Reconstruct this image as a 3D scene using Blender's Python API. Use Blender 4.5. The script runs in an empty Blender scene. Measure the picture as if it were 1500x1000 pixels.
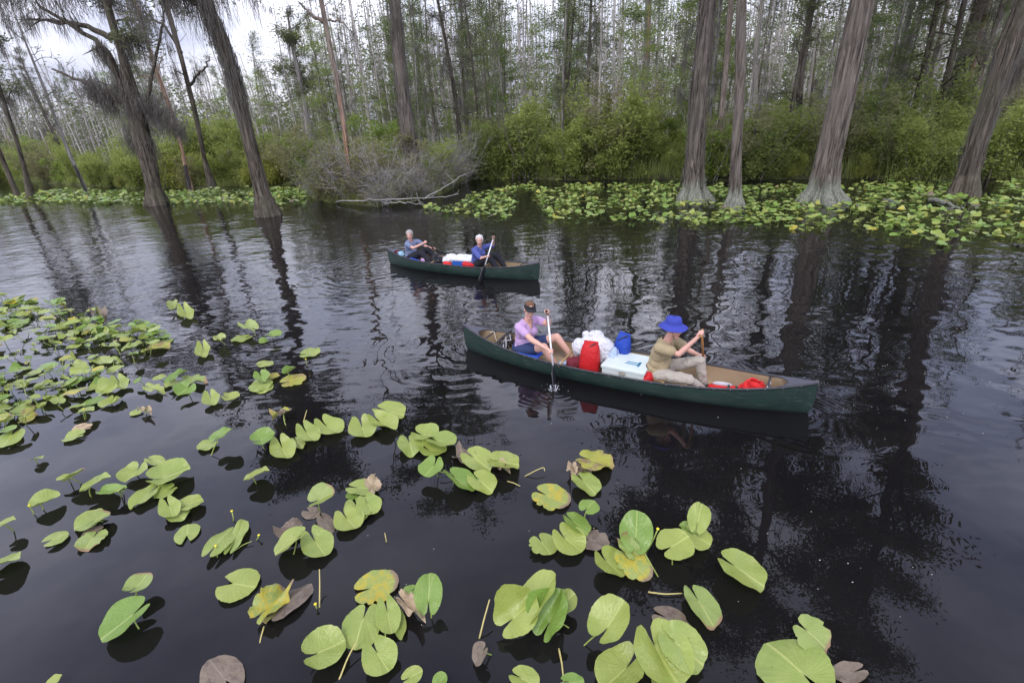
import bpy, math, random
import numpy as np
from mathutils import Vector, Matrix, noise
PI = math.pi
rad = math.radians
scene = bpy.context.scene
col = scene.collection

# ------------------------------------------------------------------ camera
F, PITCH, ROLL, HCAM = 720.0, rad(24.1), rad(3.0), 3.5
_f = np.array([0, math.cos(PITCH), -math.sin(PITCH)]); _u = np.array([0, math.sin(PITCH), math.cos(PITCH)]); _r = np.array([1.0, 0, 0])
CR = math.cos(ROLL)*_r - math.sin(ROLL)*_u
CU = math.sin(ROLL)*_r + math.cos(ROLL)*_u
cam_data = bpy.data.cameras.new('camera'); cam = bpy.data.objects.new('camera', cam_data); col.objects.link(cam)
cam_data.sensor_width = 36; cam_data.lens = F/1500*36; cam_data.clip_start = 0.05; cam_data.clip_end = 3000
cam.matrix_world = Matrix(((CR[0], CU[0], -_f[0], 0), (CR[1], CU[1], -_f[1], 0), (CR[2], CU[2], -_f[2], HCAM), (0, 0, 0, 1)))
scene.camera = cam
def ray(x, y): return CR*(x-750)/F - CU*(y-500)/F + _f
def at(x, y, z=0.0):
    d = ray(x, y); return np.array([0, 0, HCAM]) + d*((z-HCAM)/d[2])
def atd(x, y, Y):
    d = ray(x, y); return np.array([0, 0, HCAM]) + d*(Y/d[1])

# ------------------------------------------------------------------ sky and sun
scene.view_settings.view_transform = 'Standard'; scene.view_settings.look = 'None'
scene.view_settings.exposure = 0.12; scene.view_settings.gamma = 1
SUN_EL, SUN_AZ = rad(58), rad(200)
w = bpy.data.worlds.new("World"); scene.world = w; w.use_nodes = True
nt = w.node_tree; nt.nodes.clear()
out = nt.nodes.new('ShaderNodeOutputWorld'); bg = nt.nodes.new('ShaderNodeBackground'); bg.inputs[1].default_value = 0.1
sky = nt.nodes.new('ShaderNodeTexSky'); sky.sky_type = 'NISHITA'; sky.sun_disc = False
sky.sun_elevation = SUN_EL; sky.sun_rotation = SUN_AZ; sky.dust_density = 3; sky.altitude = 0
tc = nt.nodes.new('ShaderNodeTexCoord')
mp = nt.nodes.new('ShaderNodeMapping'); mp.inputs['Scale'].default_value = (1, 1, 2.6)
n1 = nt.nodes.new('ShaderNodeTexNoise'); n1.inputs['Scale'].default_value = 2.2; n1.inputs['Detail'].default_value = 6; n1.inputs['Roughness'].default_value = .55
rp = nt.nodes.new('ShaderNodeValToRGB'); rp.color_ramp.elements[0].position = .33; rp.color_ramp.elements[1].position = .66
rp.color_ramp.elements[0].color = (2.5, 2.7, 3.8, 1); rp.color_ramp.elements[1].color = (7.6, 7.6, 8.2, 1)
mx = nt.nodes.new('ShaderNodeMixRGB'); mx.inputs[0].default_value = .88
nt.links.new(tc.outputs['Generated'], mp.inputs[0]); nt.links.new(mp.outputs[0], n1.inputs['Vector'])
nt.links.new(n1.outputs['Fac'], rp.inputs[0]); nt.links.new(sky.outputs[0], mx.inputs[1]); nt.links.new(rp.outputs[0], mx.inputs[2])
# overcast brightened a third of the way up, to strengthen reflections in the water
sx = nt.nodes.new('ShaderNodeSeparateXYZ'); nt.links.new(tc.outputs['Generated'], sx.inputs[0])
el = nt.nodes.new('ShaderNodeValToRGB'); e_ = el.color_ramp.elements; e_[0].position = 0; e_[0].color = (.5, .5, .5, 1); e_[1].position = 1; e_[1].color = (.47, .5, .6, 1)
for p_, v_ in ((.16, .66), (.34, 1.45), (.55, 1.05), (.78, .62)): q_ = e_.new(p_); k_ = .0 if p_ < .5 else .07; q_.color = (v_*(1-k_), v_*(1-k_*.6), v_*(1.03+k_), 1)
nt.links.new(sx.outputs[2], el.inputs[0]); mu = nt.nodes.new('ShaderNodeMixRGB'); mu.blend_type = 'MULTIPLY'; mu.inputs[0].default_value = 1
nt.links.new(mx.outputs[0], mu.inputs[1]); nt.links.new(el.outputs[0], mu.inputs[2]); sc_ = nt.nodes.new('ShaderNodeVectorMath'); sc_.operation = 'SCALE'; sc_.inputs['Scale'].default_value = 3.0
nt.links.new(mu.outputs[0], sc_.inputs[0]); nt.links.new(sc_.outputs[0], bg.inputs[0]); nt.links.new(bg.outputs[0], out.inputs[0])
sd = bpy.data.lights.new('sun', 'SUN'); sd.energy = 1.5; sd.angle = rad(14); sd.color = (1, .96, .9)
sun = bpy.data.objects.new('sun', sd); col.objects.link(sun)
# light comes from azimuth SUN_AZ (clockwise from +Y) at elevation SUN_EL
sv = Vector((math.sin(SUN_AZ)*math.cos(SUN_EL), math.cos(SUN_AZ)*math.cos(SUN_EL), math.sin(SUN_EL)))
sun.rotation_euler = sv.to_track_quat('Z', 'Y').to_euler()

# ------------------------------------------------------------------ helpers
def tag(o, label=None, cat=None, group=None, kind=None):
    if label: o['label'] = label
    if cat: o['category'] = cat
    if group: o['group'] = group
    if kind: o['kind'] = kind
    return o
def empty(name, loc, rz=0, label=None, cat=None, group=None):
    o = bpy.data.objects.new(name, None); col.objects.link(o); o.location = tuple(float(v) for v in loc)
    o.rotation_euler = (0, 0, rz); o.empty_display_size = .1
    return tag(o, label, cat, group)
class MB:
    """collects geometry for ONE mesh"""
    def __init__(s): s.v = []; s.f = []; s.n = 0; s.m = []
    def add(s, V, Fc, mi=0):
        V = np.asarray(V, float).reshape(-1, 3); s.v.append(V)
        Fc = [tuple(int(i)+s.n for i in f) for f in Fc]; s.f += Fc; s.m += [mi]*len(Fc); s.n += len(V); return s
    def quads(s, Q, mi=0):
        Q = np.asarray(Q, float).reshape(-1, 4, 3); k = len(Q)
        s.v.append(Q.reshape(-1, 3)); idx = np.arange(k*4).reshape(-1, 4)+s.n
        s.f += idx.tolist(); s.m += [mi]*k; s.n += 4*k; return s
    def tube(s, P, R, seg=8, cap=True, mi=0, sec=None):
        P = np.asarray(P, float); n = len(P); R = np.broadcast_to(np.asarray(R, float), (n,))
        T = np.gradient(P, axis=0); T /= np.linalg.norm(T, axis=1)[:, None]+1e-9
        ref = np.array([0, 0, 1.0]) if abs(T[:, 2]).mean() < .8 else np.array([1.0, 0, 0])
        A = np.cross(T, ref); A /= np.linalg.norm(A, axis=1)[:, None]+1e-9; B = np.cross(T, A)
        th = np.arange(seg)*2*PI/seg
        V = P[:, None] + R[:, None, None]*(np.cos(th)[None, :, None]*A[:, None] + np.sin(th)[None, :, None]*B[:, None])
        Fc = []
        for i in range(n-1):
            a = i*seg; b = a+seg
            for j in range(seg):
                k = (j+1) % seg; Fc.append((a+j, a+k, b+k, b+j))
        if cap: Fc.append(tuple(range(seg))[::-1]); Fc.append(tuple(range((n-1)*seg, n*seg)))
        return s.add(V, Fc, mi)
    def box(s, c, d, rz=0, M=None, mi=0, bev=0):
        c = np.array(c, float); x, y, z = np.array(d)/2.0
        if bev:
            b = bev; pts = []
            for zz, sh in ((-z, b), (-z+b, 0), (z-b, 0), (z, b)):
                xx, yy = x-sh, y-sh; q = b
                pts += [(xx-q, -yy, zz), (xx, -yy+q, zz), (xx, yy-q, zz), (xx-q, yy, zz), (-xx+q, yy, zz), (-xx, yy-q, zz), (-xx, -yy+q, zz), (-xx+q, -yy, zz)]
            V = np.array(pts); Fc = [tuple(range(8))[::-1], tuple(range(24, 32))]
            for i in range(3):
                for j in range(8):
                    k = (j+1) % 8; Fc.append((i*8+j, i*8+k, i*8+8+k, i*8+8+j))
        else:
            V = np.array([(i, j, k) for k in (-z, z) for j in (-y, y) for i in (-x, x)])
            Fc = [(0, 2, 3, 1), (4, 5, 7, 6), (0, 1, 5, 4), (2, 6, 7, 3), (0, 4, 6, 2), (1, 3, 7, 5)]
        if rz: cr, sr = math.cos(rz), math.sin(rz); V = V@np.array([[cr, sr, 0], [-sr, cr, 0], [0, 0, 1]])
        if M is not None: V = V@np.array(M).T
        return s.add(V+c, Fc, mi)
    def cone(s, p1, r1, p2, r2, seg=14, mi=0):
        """sphere-swept tapered capsule"""
        p1 = np.array(p1, float); p2 = np.array(p2, float); d = p2-p1; L = np.linalg.norm(d)
        d = d/L if L > 1e-6 else np.array([0, 0, 1.0])
        a = np.cross(d, [0, 0, 1.0] if abs(d[2]) < .9 else [1.0, 0, 0]); a /= np.linalg.norm(a); b = np.cross(d, a)
        prof = [(-math.cos(t)*r1, math.sin(t)*r1) for t in np.linspace(0, PI/2, 5)] + [(L+math.sin(t)*r2, math.cos(t)*r2) for t in np.linspace(0, PI/2, 5)]
        V = []; th = np.arange(seg)*2*PI/seg
        for (h, r) in prof:
            r = max(r, 1e-4); V.append(p1+d*h+r*(np.cos(th)[:, None]*a+np.sin(th)[:, None]*b))
        V = np.concatenate(V); Fc = []
        for i in range(len(prof)-1):
            for j in range(seg):
                k = (j+1) % seg; Fc.append((i*seg+j, i*seg+k, i*seg+seg+k, i*seg+seg+j))
        Fc.append(tuple(range(seg))[::-1]); Fc.append(tuple(range((len(prof)-1)*seg, len(prof)*seg)))
        return s.add(V, Fc, mi)
    def ell(s, c, r, M=None, seg=16, mi=0, rings=9):
        V = []; th = np.arange(seg)*2*PI/seg
        for ph in np.linspace(-PI/2+.02, PI/2-.02, rings):
            V.append(np.stack([np.cos(th)*math.cos(ph)*r[0], np.sin(th)*math.cos(ph)*r[1], np.full(seg, math.sin(ph)*r[2])], 1))
        V = np.concatenate(V)
        if M is not None: V = V@np.array(M).T
        Fc = []
        for i in range(rings-1):
            for j in range(seg):
                k = (j+1) % seg; Fc.append((i*seg+j, i*seg+k, i*seg+seg+k, i*seg+seg+j))
        Fc.append(tuple(range(seg))[::-1]); Fc.append(tuple(range((rings-1)*seg, rings*seg)))
        return s.add(V+np.array(c, float), Fc, mi)
    def mesh(s, name, mats, smooth=True):
        me = bpy.data.meshes.new(name)
        V = np.concatenate(s.v) if s.v else np.zeros((0, 3))
        me.from_pydata(V.tolist(), [], s.f)
        for m in (mats if isinstance(mats, (list, tuple)) else [mats]): me.materials.append(m)
        if any(s.m): me.polygons.foreach_set('material_index', s.m)
        if smooth: me.polygons.foreach_set('use_smooth', [True]*len(me.polygons))
        me.update(); return me
    def build(s, name, mats, parent=None, loc=None, smooth=True):
        o = bpy.data.objects.new(name, s.mesh(name, mats, smooth)); col.objects.link(o)
        if parent: o.parent = parent
        if loc is not None: o.location = tuple(float(v) for v in loc)
        return o
def copy_thing(root):
    r = root.copy(); col.objects.link(r)
    for ch in list(root.children):
        c = ch.copy(); col.objects.link(c); c.parent = r
        for g in ch.children:
            d = g.copy(); col.objects.link(d); d.parent = c
    return r

# ------------------------------------------------------------------ materials
class NB:
    def __init__(s, name, rough=.6, spec=.5):
        s.m = bpy.data.materials.new(name); s.m.use_nodes = True; s.nt = s.m.node_tree; s.N = s.nt.nodes; s.L = s.nt.links
        s.b = s.N['Principled BSDF']; s.b.inputs['Roughness'].default_value = rough; s.b.inputs['Specular IOR Level'].default_value = spec
        s.out = s.N['Material Output']
    def new(s, t, **k):
        n = s.N.new(t)
        for a, v in k.items():
            if a in n.inputs: n.inputs[a].default_value = v
            else: setattr(n, a, v)
        return n
    def coord(s, kind='Object', scale=(1, 1, 1), rot=(0, 0, 0)):
        t = s.new('ShaderNodeTexCoord'); m = s.new('ShaderNodeMapping'); m.inputs['Scale'].default_value = scale; m.inputs['Rotation'].default_value = rot
        s.L.new(t.outputs[kind], m.inputs[0]); return m.outputs[0]
    def noise(s, vec, scale=5, detail=4, rough=.5, dist=0):
        n = s.new('ShaderNodeTexNoise'); n.inputs['Scale'].default_value = scale; n.inputs['Detail'].default_value = detail
        n.inputs['Roughness'].default_value = rough; n.inputs['Distortion'].default_value = dist
        if vec is not None: s.L.new(vec, n.inputs['Vector'])
        return n.outputs['Fac']
    def ramp(s, fac, stops):
        r = s.new('ShaderNodeValToRGB'); e = r.color_ramp.elements
        while len(e) < len(stops): e.new(.5)
        for i, (p, c) in enumerate(stops):
            e[i].position = p; e[i].color = tuple(c)+(1,) if len(c) == 3 else c
        s.L.new(fac, r.inputs[0]); return r.outputs[0]
    def mix(s, fac, a, b, mode='MIX'):
        m = s.new('ShaderNodeMixRGB', blend_type=mode)
        for i, v in ((0, fac), (1, a), (2, b)):
            if hasattr(v, 'links'): s.L.new(v, m.inputs[i])
            else: m.inputs[i].default_value = v if i == 0 else tuple(v)+(1,)
        return m.outputs[0]
    def math(s, op, a, b=None, c=None, clamp=False):
        m = s.new('ShaderNodeMath', operation=op); m.use_clamp = clamp
        for i, v in enumerate((a, b, c)):
            if v is None: continue
            if hasattr(v, 'links'): s.L.new(v, m.inputs[i])
            else: m.inputs[i].default_value = v
        return m.outputs[0]
    def rnd(s):
        return s.new('ShaderNodeObjectInfo').outputs['Random']
    def bump(s, h, dist=.01, strength=1):
        b = s.new('ShaderNodeBump'); b.inputs['Distance'].default_value = dist; b.inputs['Strength'].default_value = strength
        s.L.new(h, b.inputs['Height']); s.L.new(b.outputs[0], s.b.inputs['Normal']); return b
    def base(s, c):
        if hasattr(c, 'links'): s.L.new(c, s.b.inputs['Base Color'])
        else: s.b.inputs['Base Color'].default_value = tuple(c)+(1,)
        return s
def simple(name, c, rough=.6, var=.25, scale=8, bump=0, bscale=30, spec=.5):
    n = NB(name, rough, spec); v = n.coord()
    f = n.noise(v, scale, 5)
    n.base(n.mix(n.math('MULTIPLY', f, 1.0), [x*(1-var) for x in c], [min(1, x*(1+var)) for x in c]))
    if bump: n.bump(n.noise(v, bscale, 4), bump)
    return n.m
def bark(name, c1, c2, c3=None, moss=None):
    n = NB(name, .9, .2); v = n.coord('Object', (9, 9, .7)); v2 = n.coord('Object', (1, 1, .35))
    f = n.noise(v, 1.25, 9, .72, .6)
    c = n.ramp(f, [(.36, [x*.22 for x in c1]), (.46, c1), (.56, c2), (.66, [x*1.45 for x in c2])])
    g = n.noise(v2, 1.6, 5)
    c = n.mix(n.ramp(g, [(.45, (0, 0, 0)), (.62, (1, 1, 1))]), c, n.mix(.55, c, c3 or c2))
    if moss:
        h = n.coord('Object'); sp = n.new('ShaderNodeSeparateXYZ'); n.L.new(h, sp.inputs[0])
        z = n.math('ADD', sp.outputs[2], n.math('ADD', n.math('MULTIPLY', n.noise(n.coord('Object', (6, 6, .5)), 1.6, 6, .7), -2.0), .42))
        k = n.ramp(z, [(.0, (1, 1, 1)), (.35, (0, 0, 0))])
        c = n.mix(n.math('MULTIPLY', k, .8), c, n.mix(n.ramp(n.noise(n.coord('Object', (14, 14, 1)), 2, 6, .75), [(.4, (0, 0, 0)), (.58, (1, 1, 1))]), [q*.3 for q in moss], moss))
    n.base(c); n.bump(f, .09); return n.m
def leafmat(name, c, c2=None, trans=.35, rough=.6, var=.35):
    n = NB(name, rough, .25); c2 = c2 or [x*1.5 for x in c]
    f = n.noise(n.coord('Object'), .9, 3); g = n.noise(n.coord('Object'), 7, 2)
    cc = n.mix(n.math('MULTIPLY_ADD', f, 1.8, -.4, clamp=True), c, c2)
    cc = n.mix(n.math('MULTIPLY', g, var), cc, [x*.35 for x in c])
    cc = n.mix(n.math('MULTIPLY', n.rnd(), .3), cc, (c[0]*.8, c[1]*.75, c[2]*.8))
    n.base(cc)
    t = n.new('ShaderNodeBsdfTranslucent'); n.L.new(cc, t.inputs[0]); mxs = n.new('ShaderNodeMixShader'); mxs.inputs[0].default_value = trans
    n.L.new(n.b.outputs[0], mxs.inputs[1]); n.L.new(t.outputs[0], mxs.inputs[2]); n.L.new(mxs.outputs[0], n.out.inputs[0]); return n.m
M = {}
M['bark'] = bark('cypress_bark', (.1, .082, .065), (.21, .18, .15), moss=(.36, .38, .3))
M['bark_dark'] = bark('dark_bark', (.075, .06, .045), (.165, .138, .11), (.11, .105, .07))
M['bark_pale'] = bark('pale_bark', (.33, .295, .265), (.52, .48, .44))
M['bark_tan'] = bark('peeled_bark', (.24, .185, .14), (.42, .34, .27), (.2, .165, .145))
M['bark_orange'] = bark('orange_bark', (.3, .17, .1), (.5, .33, .22), (.25, .2, .18))
M['char'] = bark('charred_wood', (.03, .028, .026), (.09, .08, .075))
M['bark_grey'] = bark('grey_bark', (.2, .177, .158), (.36, .33, .3))
M['twig'] = simple('twig', (.19, .155, .13), .9, .3, 3)
M['twig_pale'] = simple('pale_twig', (.33, .31, .285), .9, .3, 3)
M['moss'] = leafmat('spanish_moss', (.17, .155, .135), (.28, .26, .225), .35, .95)
M['cyp'] = leafmat('cypress_leaf', (.13, .19, .05), (.23, .3, .085), .4)
M['cyp_dull'] = leafmat('cypress_leaf_dull', (.16, .185, .09), (.27, .29, .14), .45)
M['cyp_bright'] = leafmat('cypress_leaf_bright', (.24, .34, .06), (.38, .47, .1), .45)
M['shrub_a'] = leafmat('shrub_leaf_green', (.3, .37, .085), (.48, .54, .16), .5)
M['shrub_b'] = leafmat('shrub_leaf_olive', (.27, .28, .12), (.4, .38, .18), .45)
M['shrub_c'] = leafmat('shrub_leaf_yellow', (.4, .45, .1), (.6, .61, .17), .5)
M['shrub_d'] = leafmat('shrub_leaf_dark', (.21, .27, .07), (.34, .4, .12), .45)
M['grass'] = leafmat('marsh_grass', (.24, .31, .08), (.42, .46, .16))
# ------------------------------------------------------------------ water
CAN = {'f': (np.array([1.517, 6.354, 0]), rad(-28.98)), 'b': (np.array([-1.305, 12.493, 0]), rad(-29.88))}
def cw(k, x, y, z=0):
    m, a = CAN[k]; return m+np.array([math.cos(a)*x-math.sin(a)*y, math.sin(a)*x+math.cos(a)*y, z])
def water_material():
    n = NB('swamp_water', .0, .5); n.b.inputs['IOR'].default_value = 1.37
    n.base(n.ramp(n.noise(n.coord('Object'), .35, 3), [(.3, (.006, .0055, .006)), (.7, (.010, .009, .009))]))
    g = n.new('ShaderNodeNewGeometry'); sp = n.new('ShaderNodeSeparateXYZ'); n.L.new(g.outputs['Position'], sp.inputs[0]); X, Y = sp.outputs[0], sp.outputs[1]
    def mapr(v, a, b, c=0, d=1):
        m = n.new('ShaderNodeMapRange', interpolation_type='SMOOTHSTEP'); n.L.new(v, m.inputs[0])
        for i, q in enumerate((a, b, c, d)): m.inputs[i+1].default_value = q
        return m.outputs[0]
    def nz(scale, sc, det=2, rz=0):
        m = n.new('ShaderNodeMapping'); m.inputs['Scale'].default_value = sc; m.inputs['Rotation'].default_value = (0, 0, rz)
        n.L.new(g.outputs['Position'], m.inputs[0]); return n.noise(m.outputs[0], scale, det, .5)
    ln = n.math('ADD', Y, n.math('MULTIPLY', X, .28))         # the calm water lies nearest the viewer
    patch = n.noise(g.outputs['Position'], .35, 3)
    m_mid = n.math('MULTIPLY', mapr(ln, 3.6, 7.0), n.math('ADD', .3, n.math('MULTIPLY', mapr(patch, .38, .62), .8)))
    left = mapr(X, 2.5, -2.5); farm = mapr(Y, 5.5, 9.5)
    h = n.math('MULTIPLY', nz(1.7, (1, 1.3, 1), 1), .017)                                    # slow wobble everywhere
    h = n.math('MULTIPLY', h, n.math('ADD', n.math('MULTIPLY', m_mid, 1.0), .12))
    r1 = n.math('MULTIPLY', nz(3.4, (.75, 1.5, 1), 1, rad(-20)), .011)
    h = n.math('ADD', h, n.math('MULTIPLY', r1, n.math('MULTIPLY', m_mid, n.math('ADD', .18, n.math('MULTIPLY', left, .65)))))
    r2 = n.math('MULTIPLY', nz(8, (.5, 1.5, 1), 1, rad(-12)), .0030)
    h = n.math('ADD', h, n.math('MULTIPLY', r2, n.math('MULTIPLY', farm, n.math('ADD', .05, left))))
    def ring(c, k, amp, r0, r1_, sharp=1.0):
        vm = n.new('ShaderNodeVectorMath', operation='DISTANCE'); n.L.new(g.outputs['Position'], vm.inputs[0]); vm.inputs[1].default_value = tuple(float(q) for q in c)
        d = n.math('ADD', vm.outputs['Value'], n.math('MULTIPLY', patch, 1.4))
        sn = n.math('SINE', n.math('MULTIPLY', d, k))
        env = n.math('MULTIPLY', mapr(vm.outputs['Value'], r0, r0+.15), mapr(vm.outputs['Value'], r1_, r1_*.35))
        return n.math('MULTIPLY', n.math('MULTIPLY', sn, n.math('MULTIPLY', env, mapr(nz(1.7, (1, 1, 1)), .42, .62))), amp*1.1)
    for c, k, a, r0, r1_ in ((cw('b', -2.2, -.5), 24, .0030, .2, 3.2), (cw('b', 1.1, -.7), 34, .0022, .03, 1.5), (cw('f', -.66, -.71), 60, .0022, .03, .75),
                            (cw('f', -2.6, .1), 22, .0030, .1, 2.6), (cw('f', 1.1, .55), 34, .0024, .03, 1.6), (cw('f', 2.3, -.1), 40, .0011, .1, 1.0)):
        h = n.math('ADD', h, ring(c, k, a, r0, r1_))
    b = n.bump(h, 1.0); return n.m
M['water'] = water_material()
mb = MB(); s = 600
xs = np.concatenate([[-s, -200], np.linspace(-60, 60, 31), [200, s]]); ys = np.concatenate([[-s, -100], np.linspace(-20, 60, 21), [200, s]])
V = [(x, y, 0) for y in ys for x in xs]; nx = len(xs)
mb.add(V, [(j*nx+i, j*nx+i+1, (j+1)*nx+i+1, (j+1)*nx+i) for j in range(len(ys)-1) for i in range(nx-1)])
tag(mb.build('water', M['water']), kind='structure')

# ------------------------------------------------------------------ peat bank behind the shoreline
SHORE_PX = [(-900, 312), (-300, 296), (0, 262), (70, 268), (130, 272), (230, 278), (330, 274), (440, 270), (475, 298), (560, 303), (640, 288), (690, 264), (760, 262), (860, 264), (950, 262), (1040, 266), (1150, 262), (1250, 262), (1350, 266), (1500, 262), (1700, 262), (2100, 280)]
SH = np.array([at(*p)[:2] for p in SHORE_PX])
def shore_y(x): return float(np.interp(x, SH[:, 0], SH[:, 1]))
xs = np.concatenate([np.linspace(-600, -110, 12), np.linspace(-105, 105, 260), np.linspace(110, 600, 12)])
offs = [-.6, 0, .35, 1, 2.2, 4, 7, 12, 20, 35, 60, 120, 300, 900]
rng = random.Random(4)
V = []; nx = len(xs)
for k, o in enumerate(offs):
    for x in xs:
        yy = shore_y(x)+o+(.7*noise.noise((x*.45, 1.3, 0))+.3*noise.noise((x*1.7, 5, 0)) if k < 7 else 0)
        zz = -.12 if k == 0 else min(.06+.05*k, .3)+(.09*noise.noise((x*.8, yy*.8, 2)) if k > 1 else 0)
        V.append((x, yy, zz if k != 1 else -.01))
mb = MB().add(V, [(j*nx+i, j*nx+i+1, (j+1)*nx+i+1, (j+1)*nx+i) for j in range(len(offs)-1) for i in range(nx-1)])
n = NB('peat_ground', .95, .2); v = n.coord('Object')
n.base(n.ramp(n.noise(v, 1.4, 8, .65), [(.3, (.03, .025, .018)), (.5, (.07, .075, .03)), (.7, (.12, .14, .045))])); n.bump(n.noise(v, 9, 5), .1)
M['ground'] = n.m
tag(mb.build('ground', M['ground']), kind='structure')
# ------------------------------------------------------------------ trees
def crook(p, d, L, n, rng, wob=.25, up=0.0):
    """crooked path from p along d"""
    P = [np.array(p, float)]; d = np.array(d, float); d /= np.linalg.norm(d)
    for i in range(n):
        d = d+np.array([rng.gauss(0, wob), rng.gauss(0, wob), rng.gauss(0, wob)+up])*.5; d /= np.linalg.norm(d)
        P.append(P[-1]+d*L/n)
    return np.array(P)
def leafquads(C, size, nr, flat=.5, asp=.45):
    """small bent leaf faces round the centres C"""
    C = np.asarray(C); k = len(C)
    a = nr.normal(size=(k, 3)); a[:, 2] *= flat; a /= np.linalg.norm(a, axis=1)[:, None]
    b = nr.normal(size=(k, 3)); b -= (b*a).sum(1)[:, None]*a; b /= np.linalg.norm(b, axis=1)[:, None]
    s_ = (size*nr.uniform(.6, 1.35, k))[:, None]; a = a*s_; b = b*s_*asp
    return np.stack([C-a, C-b*.9+a*.1, C+a, C+b*.9+a*.1], 1)
def strands(C, L, nr, wd=.02, seg=3, sway=.08):
    """hanging ribbons of moss, each tapering downwards"""
    C = np.asarray(C, float); k = len(C); Q = []
    L = L*nr.uniform(.35, 1.2, k); az = nr.uniform(0, 2*PI, k); side = np.stack([np.cos(az), np.sin(az), np.zeros(k)], 1)
    cur = C.copy(); wv = wd*nr.uniform(.6, 1.5, k)
    for i in range(seg):
        nxt = cur+np.stack([nr.normal(0, sway, k)*L/seg, nr.normal(0, sway, k)*L/seg, -L/seg], 1)
        w0 = (wv*(1-i/seg*.6))[:, None]; w1 = (wv*(1-(i+1)/seg*.85))[:, None]
        Q.append(np.stack([cur-side*w0, cur+side*w0, nxt+side*w1, nxt-side*w1], 1)); cur = nxt
    return np.concatenate(Q)
def trunk_geo(mb, P, R, seg=16, flute=0, ridge=0, seed=0, bz=None):
    P = np.asarray(P, float); n = len(P); R = np.asarray(R, float)
    th = np.arange(seg)*2*PI/seg; rr = random.Random(seed); ph = [rr.uniform(0, 6.28) for _ in range(12)]
    z0 = P[0, 2]; V = []
    for i in range(n):
        z = P[i, 2]-z0; r = np.full(seg, R[i])
        fl = flute*math.exp(-z/(.9+R[0]))
        r = r*(1+fl*(.5*np.cos(5*th+ph[0])+.42*np.cos(9*th+ph[1]+.3*z)+.3*np.cos(14*th+ph[8])*math.exp(-z/.8)+.25*np.cos(3*th+ph[2])))
        if ridge: r = r*(1+ridge*(.5*np.sin(11*th+ph[3]+.8*math.sin(z*.5+ph[4]))+.35*np.sin(17*th+ph[5]+1.1*math.sin(z*.33+ph[6]))+.3*np.sin(5*th+ph[7]+z*.25)+.25*np.sin(29*th+ph[9]+1.4*math.sin(z*.6+ph[10]))+.2*rr.uniform(-1, 1)))
        V.append(P[i]+np.stack([np.cos(th)*r, np.sin(th)*r, np.zeros(seg)], 1))
    Fc = [(i*seg+j, i*seg+(j+1) % seg, (i+1)*seg+(j+1) % seg, (i+1)*seg+j) for i in range(n-1) for j in range(seg)]
    Fc.append(tuple(range((n-1)*seg, n*seg)))
    mb.add(np.concatenate(V), Fc)
def grow_tree(seed, H, r0, nbr=14, first=.3, brlen=.14, leaf=900, lsize=.11, moss=160, mossL=.7, ups=.1, lean=.03, twigs=3, seg=9, spread=.35):
    """background tree at the origin: returns trunk, crown, moss mesh builders"""
    rng = random.Random(seed); nr = np.random.RandomState(seed); T, C, S = MB(), MB(), MB()
    n = 14; hs = np.linspace(0, 1, n)**1.05; P = np.zeros((n, 3)); ax, ay = rng.gauss(0, lean), rng.gauss(0, lean)
    P[:, 2] = hs*H-.15; f1, f2 = rng.uniform(0, 6), rng.uniform(0, 6)
    P[:, 0] = ax*hs*H+.018*H*np.sin(hs*5+f1)*hs; P[:, 1] = ay*hs*H+.018*H*np.sin(hs*4+f2)*hs
    R = r0*(1-.86*hs)+r0*.9*np.exp(-hs*H/.55)
    trunk_geo(T, P, R, seg, .12, .05, seed)
    lp, mp_ = [], []
    for i in range(nbr):
        h = first+(1-first)*((i+rng.random())/nbr)**.9; h = min(h, .985)
        p = np.array([np.interp(h, hs, P[:, k]) for k in range(3)]); r = np.interp(h, hs, R)*.35
        az = rng.uniform(0, 2*PI); L = H*brlen*(1.3-h*.7)*rng.uniform(.5, 1.4)
        B = crook(p, (math.cos(az), math.sin(az), rng.uniform(-.1, .9)), L, 6, rng, .45, ups)
        T.tube(B, np.linspace(max(r, .016), .006, 7), 4, False)
        for t in range(twigs):
            q = rng.uniform(.25, .95)*6; j = int(q); pp = B[j]+(B[min(j+1, 6)]-B[j])*(q-j)
            tw = crook(pp, (rng.gauss(0, 1), rng.gauss(0, 1), rng.gauss(.2, .5)), L*rng.uniform(.2, .5), 4, rng, .45, ups)
            T.tube(tw, np.linspace(.011, .004, 5), 3, False); lp.append(tw)
            for _ in range(2):
                t2 = crook(tw[rng.randint(1, 3)], (rng.gauss(0, 1), rng.gauss(0, 1), rng.gauss(.2, .5)), L*rng.uniform(.15, .35), 3, rng, .5, ups); T.tube(t2, np.linspace(.008, .003, 4), 3, False); lp.append(t2)
        lp.append(B[2:]); mp_.append(B)
    lp = np.concatenate(lp); mp_ = np.concatenate(mp_)
    if leaf:
        # clumps of sprays hang along the twigs
        leaf *= 4; ci = lp[nr.randint(0, len(lp), max(8, leaf//26))]
        cc = ci[nr.randint(0, len(ci), leaf)]+nr.normal(0, spread, (leaf, 3))*np.array([1, 1, .45])
        C.quads(leafquads(cc, lsize*.62, nr, .35, .36))
    if moss:
        mi = mp_[nr.randint(0, len(mp_), max(5, moss//14))]; moss *= 2; mc = mi[nr.randint(0, len(mi), moss)]+nr.normal(0, .12, (moss, 3))
        S.quads(strands(mc, mossL, nr, .012))
    return T, C, S
def make_tree(name, mbs, mats, label, cat, group, moss_name='moss'):
    root = empty(name, (0, 0, 0), 0, label, cat, group)
    for nm, mb_, m in zip(('trunk', 'crown', moss_name), mbs, mats):
        if mb_.n: mb_.build(nm, m, root)
    return root
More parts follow.
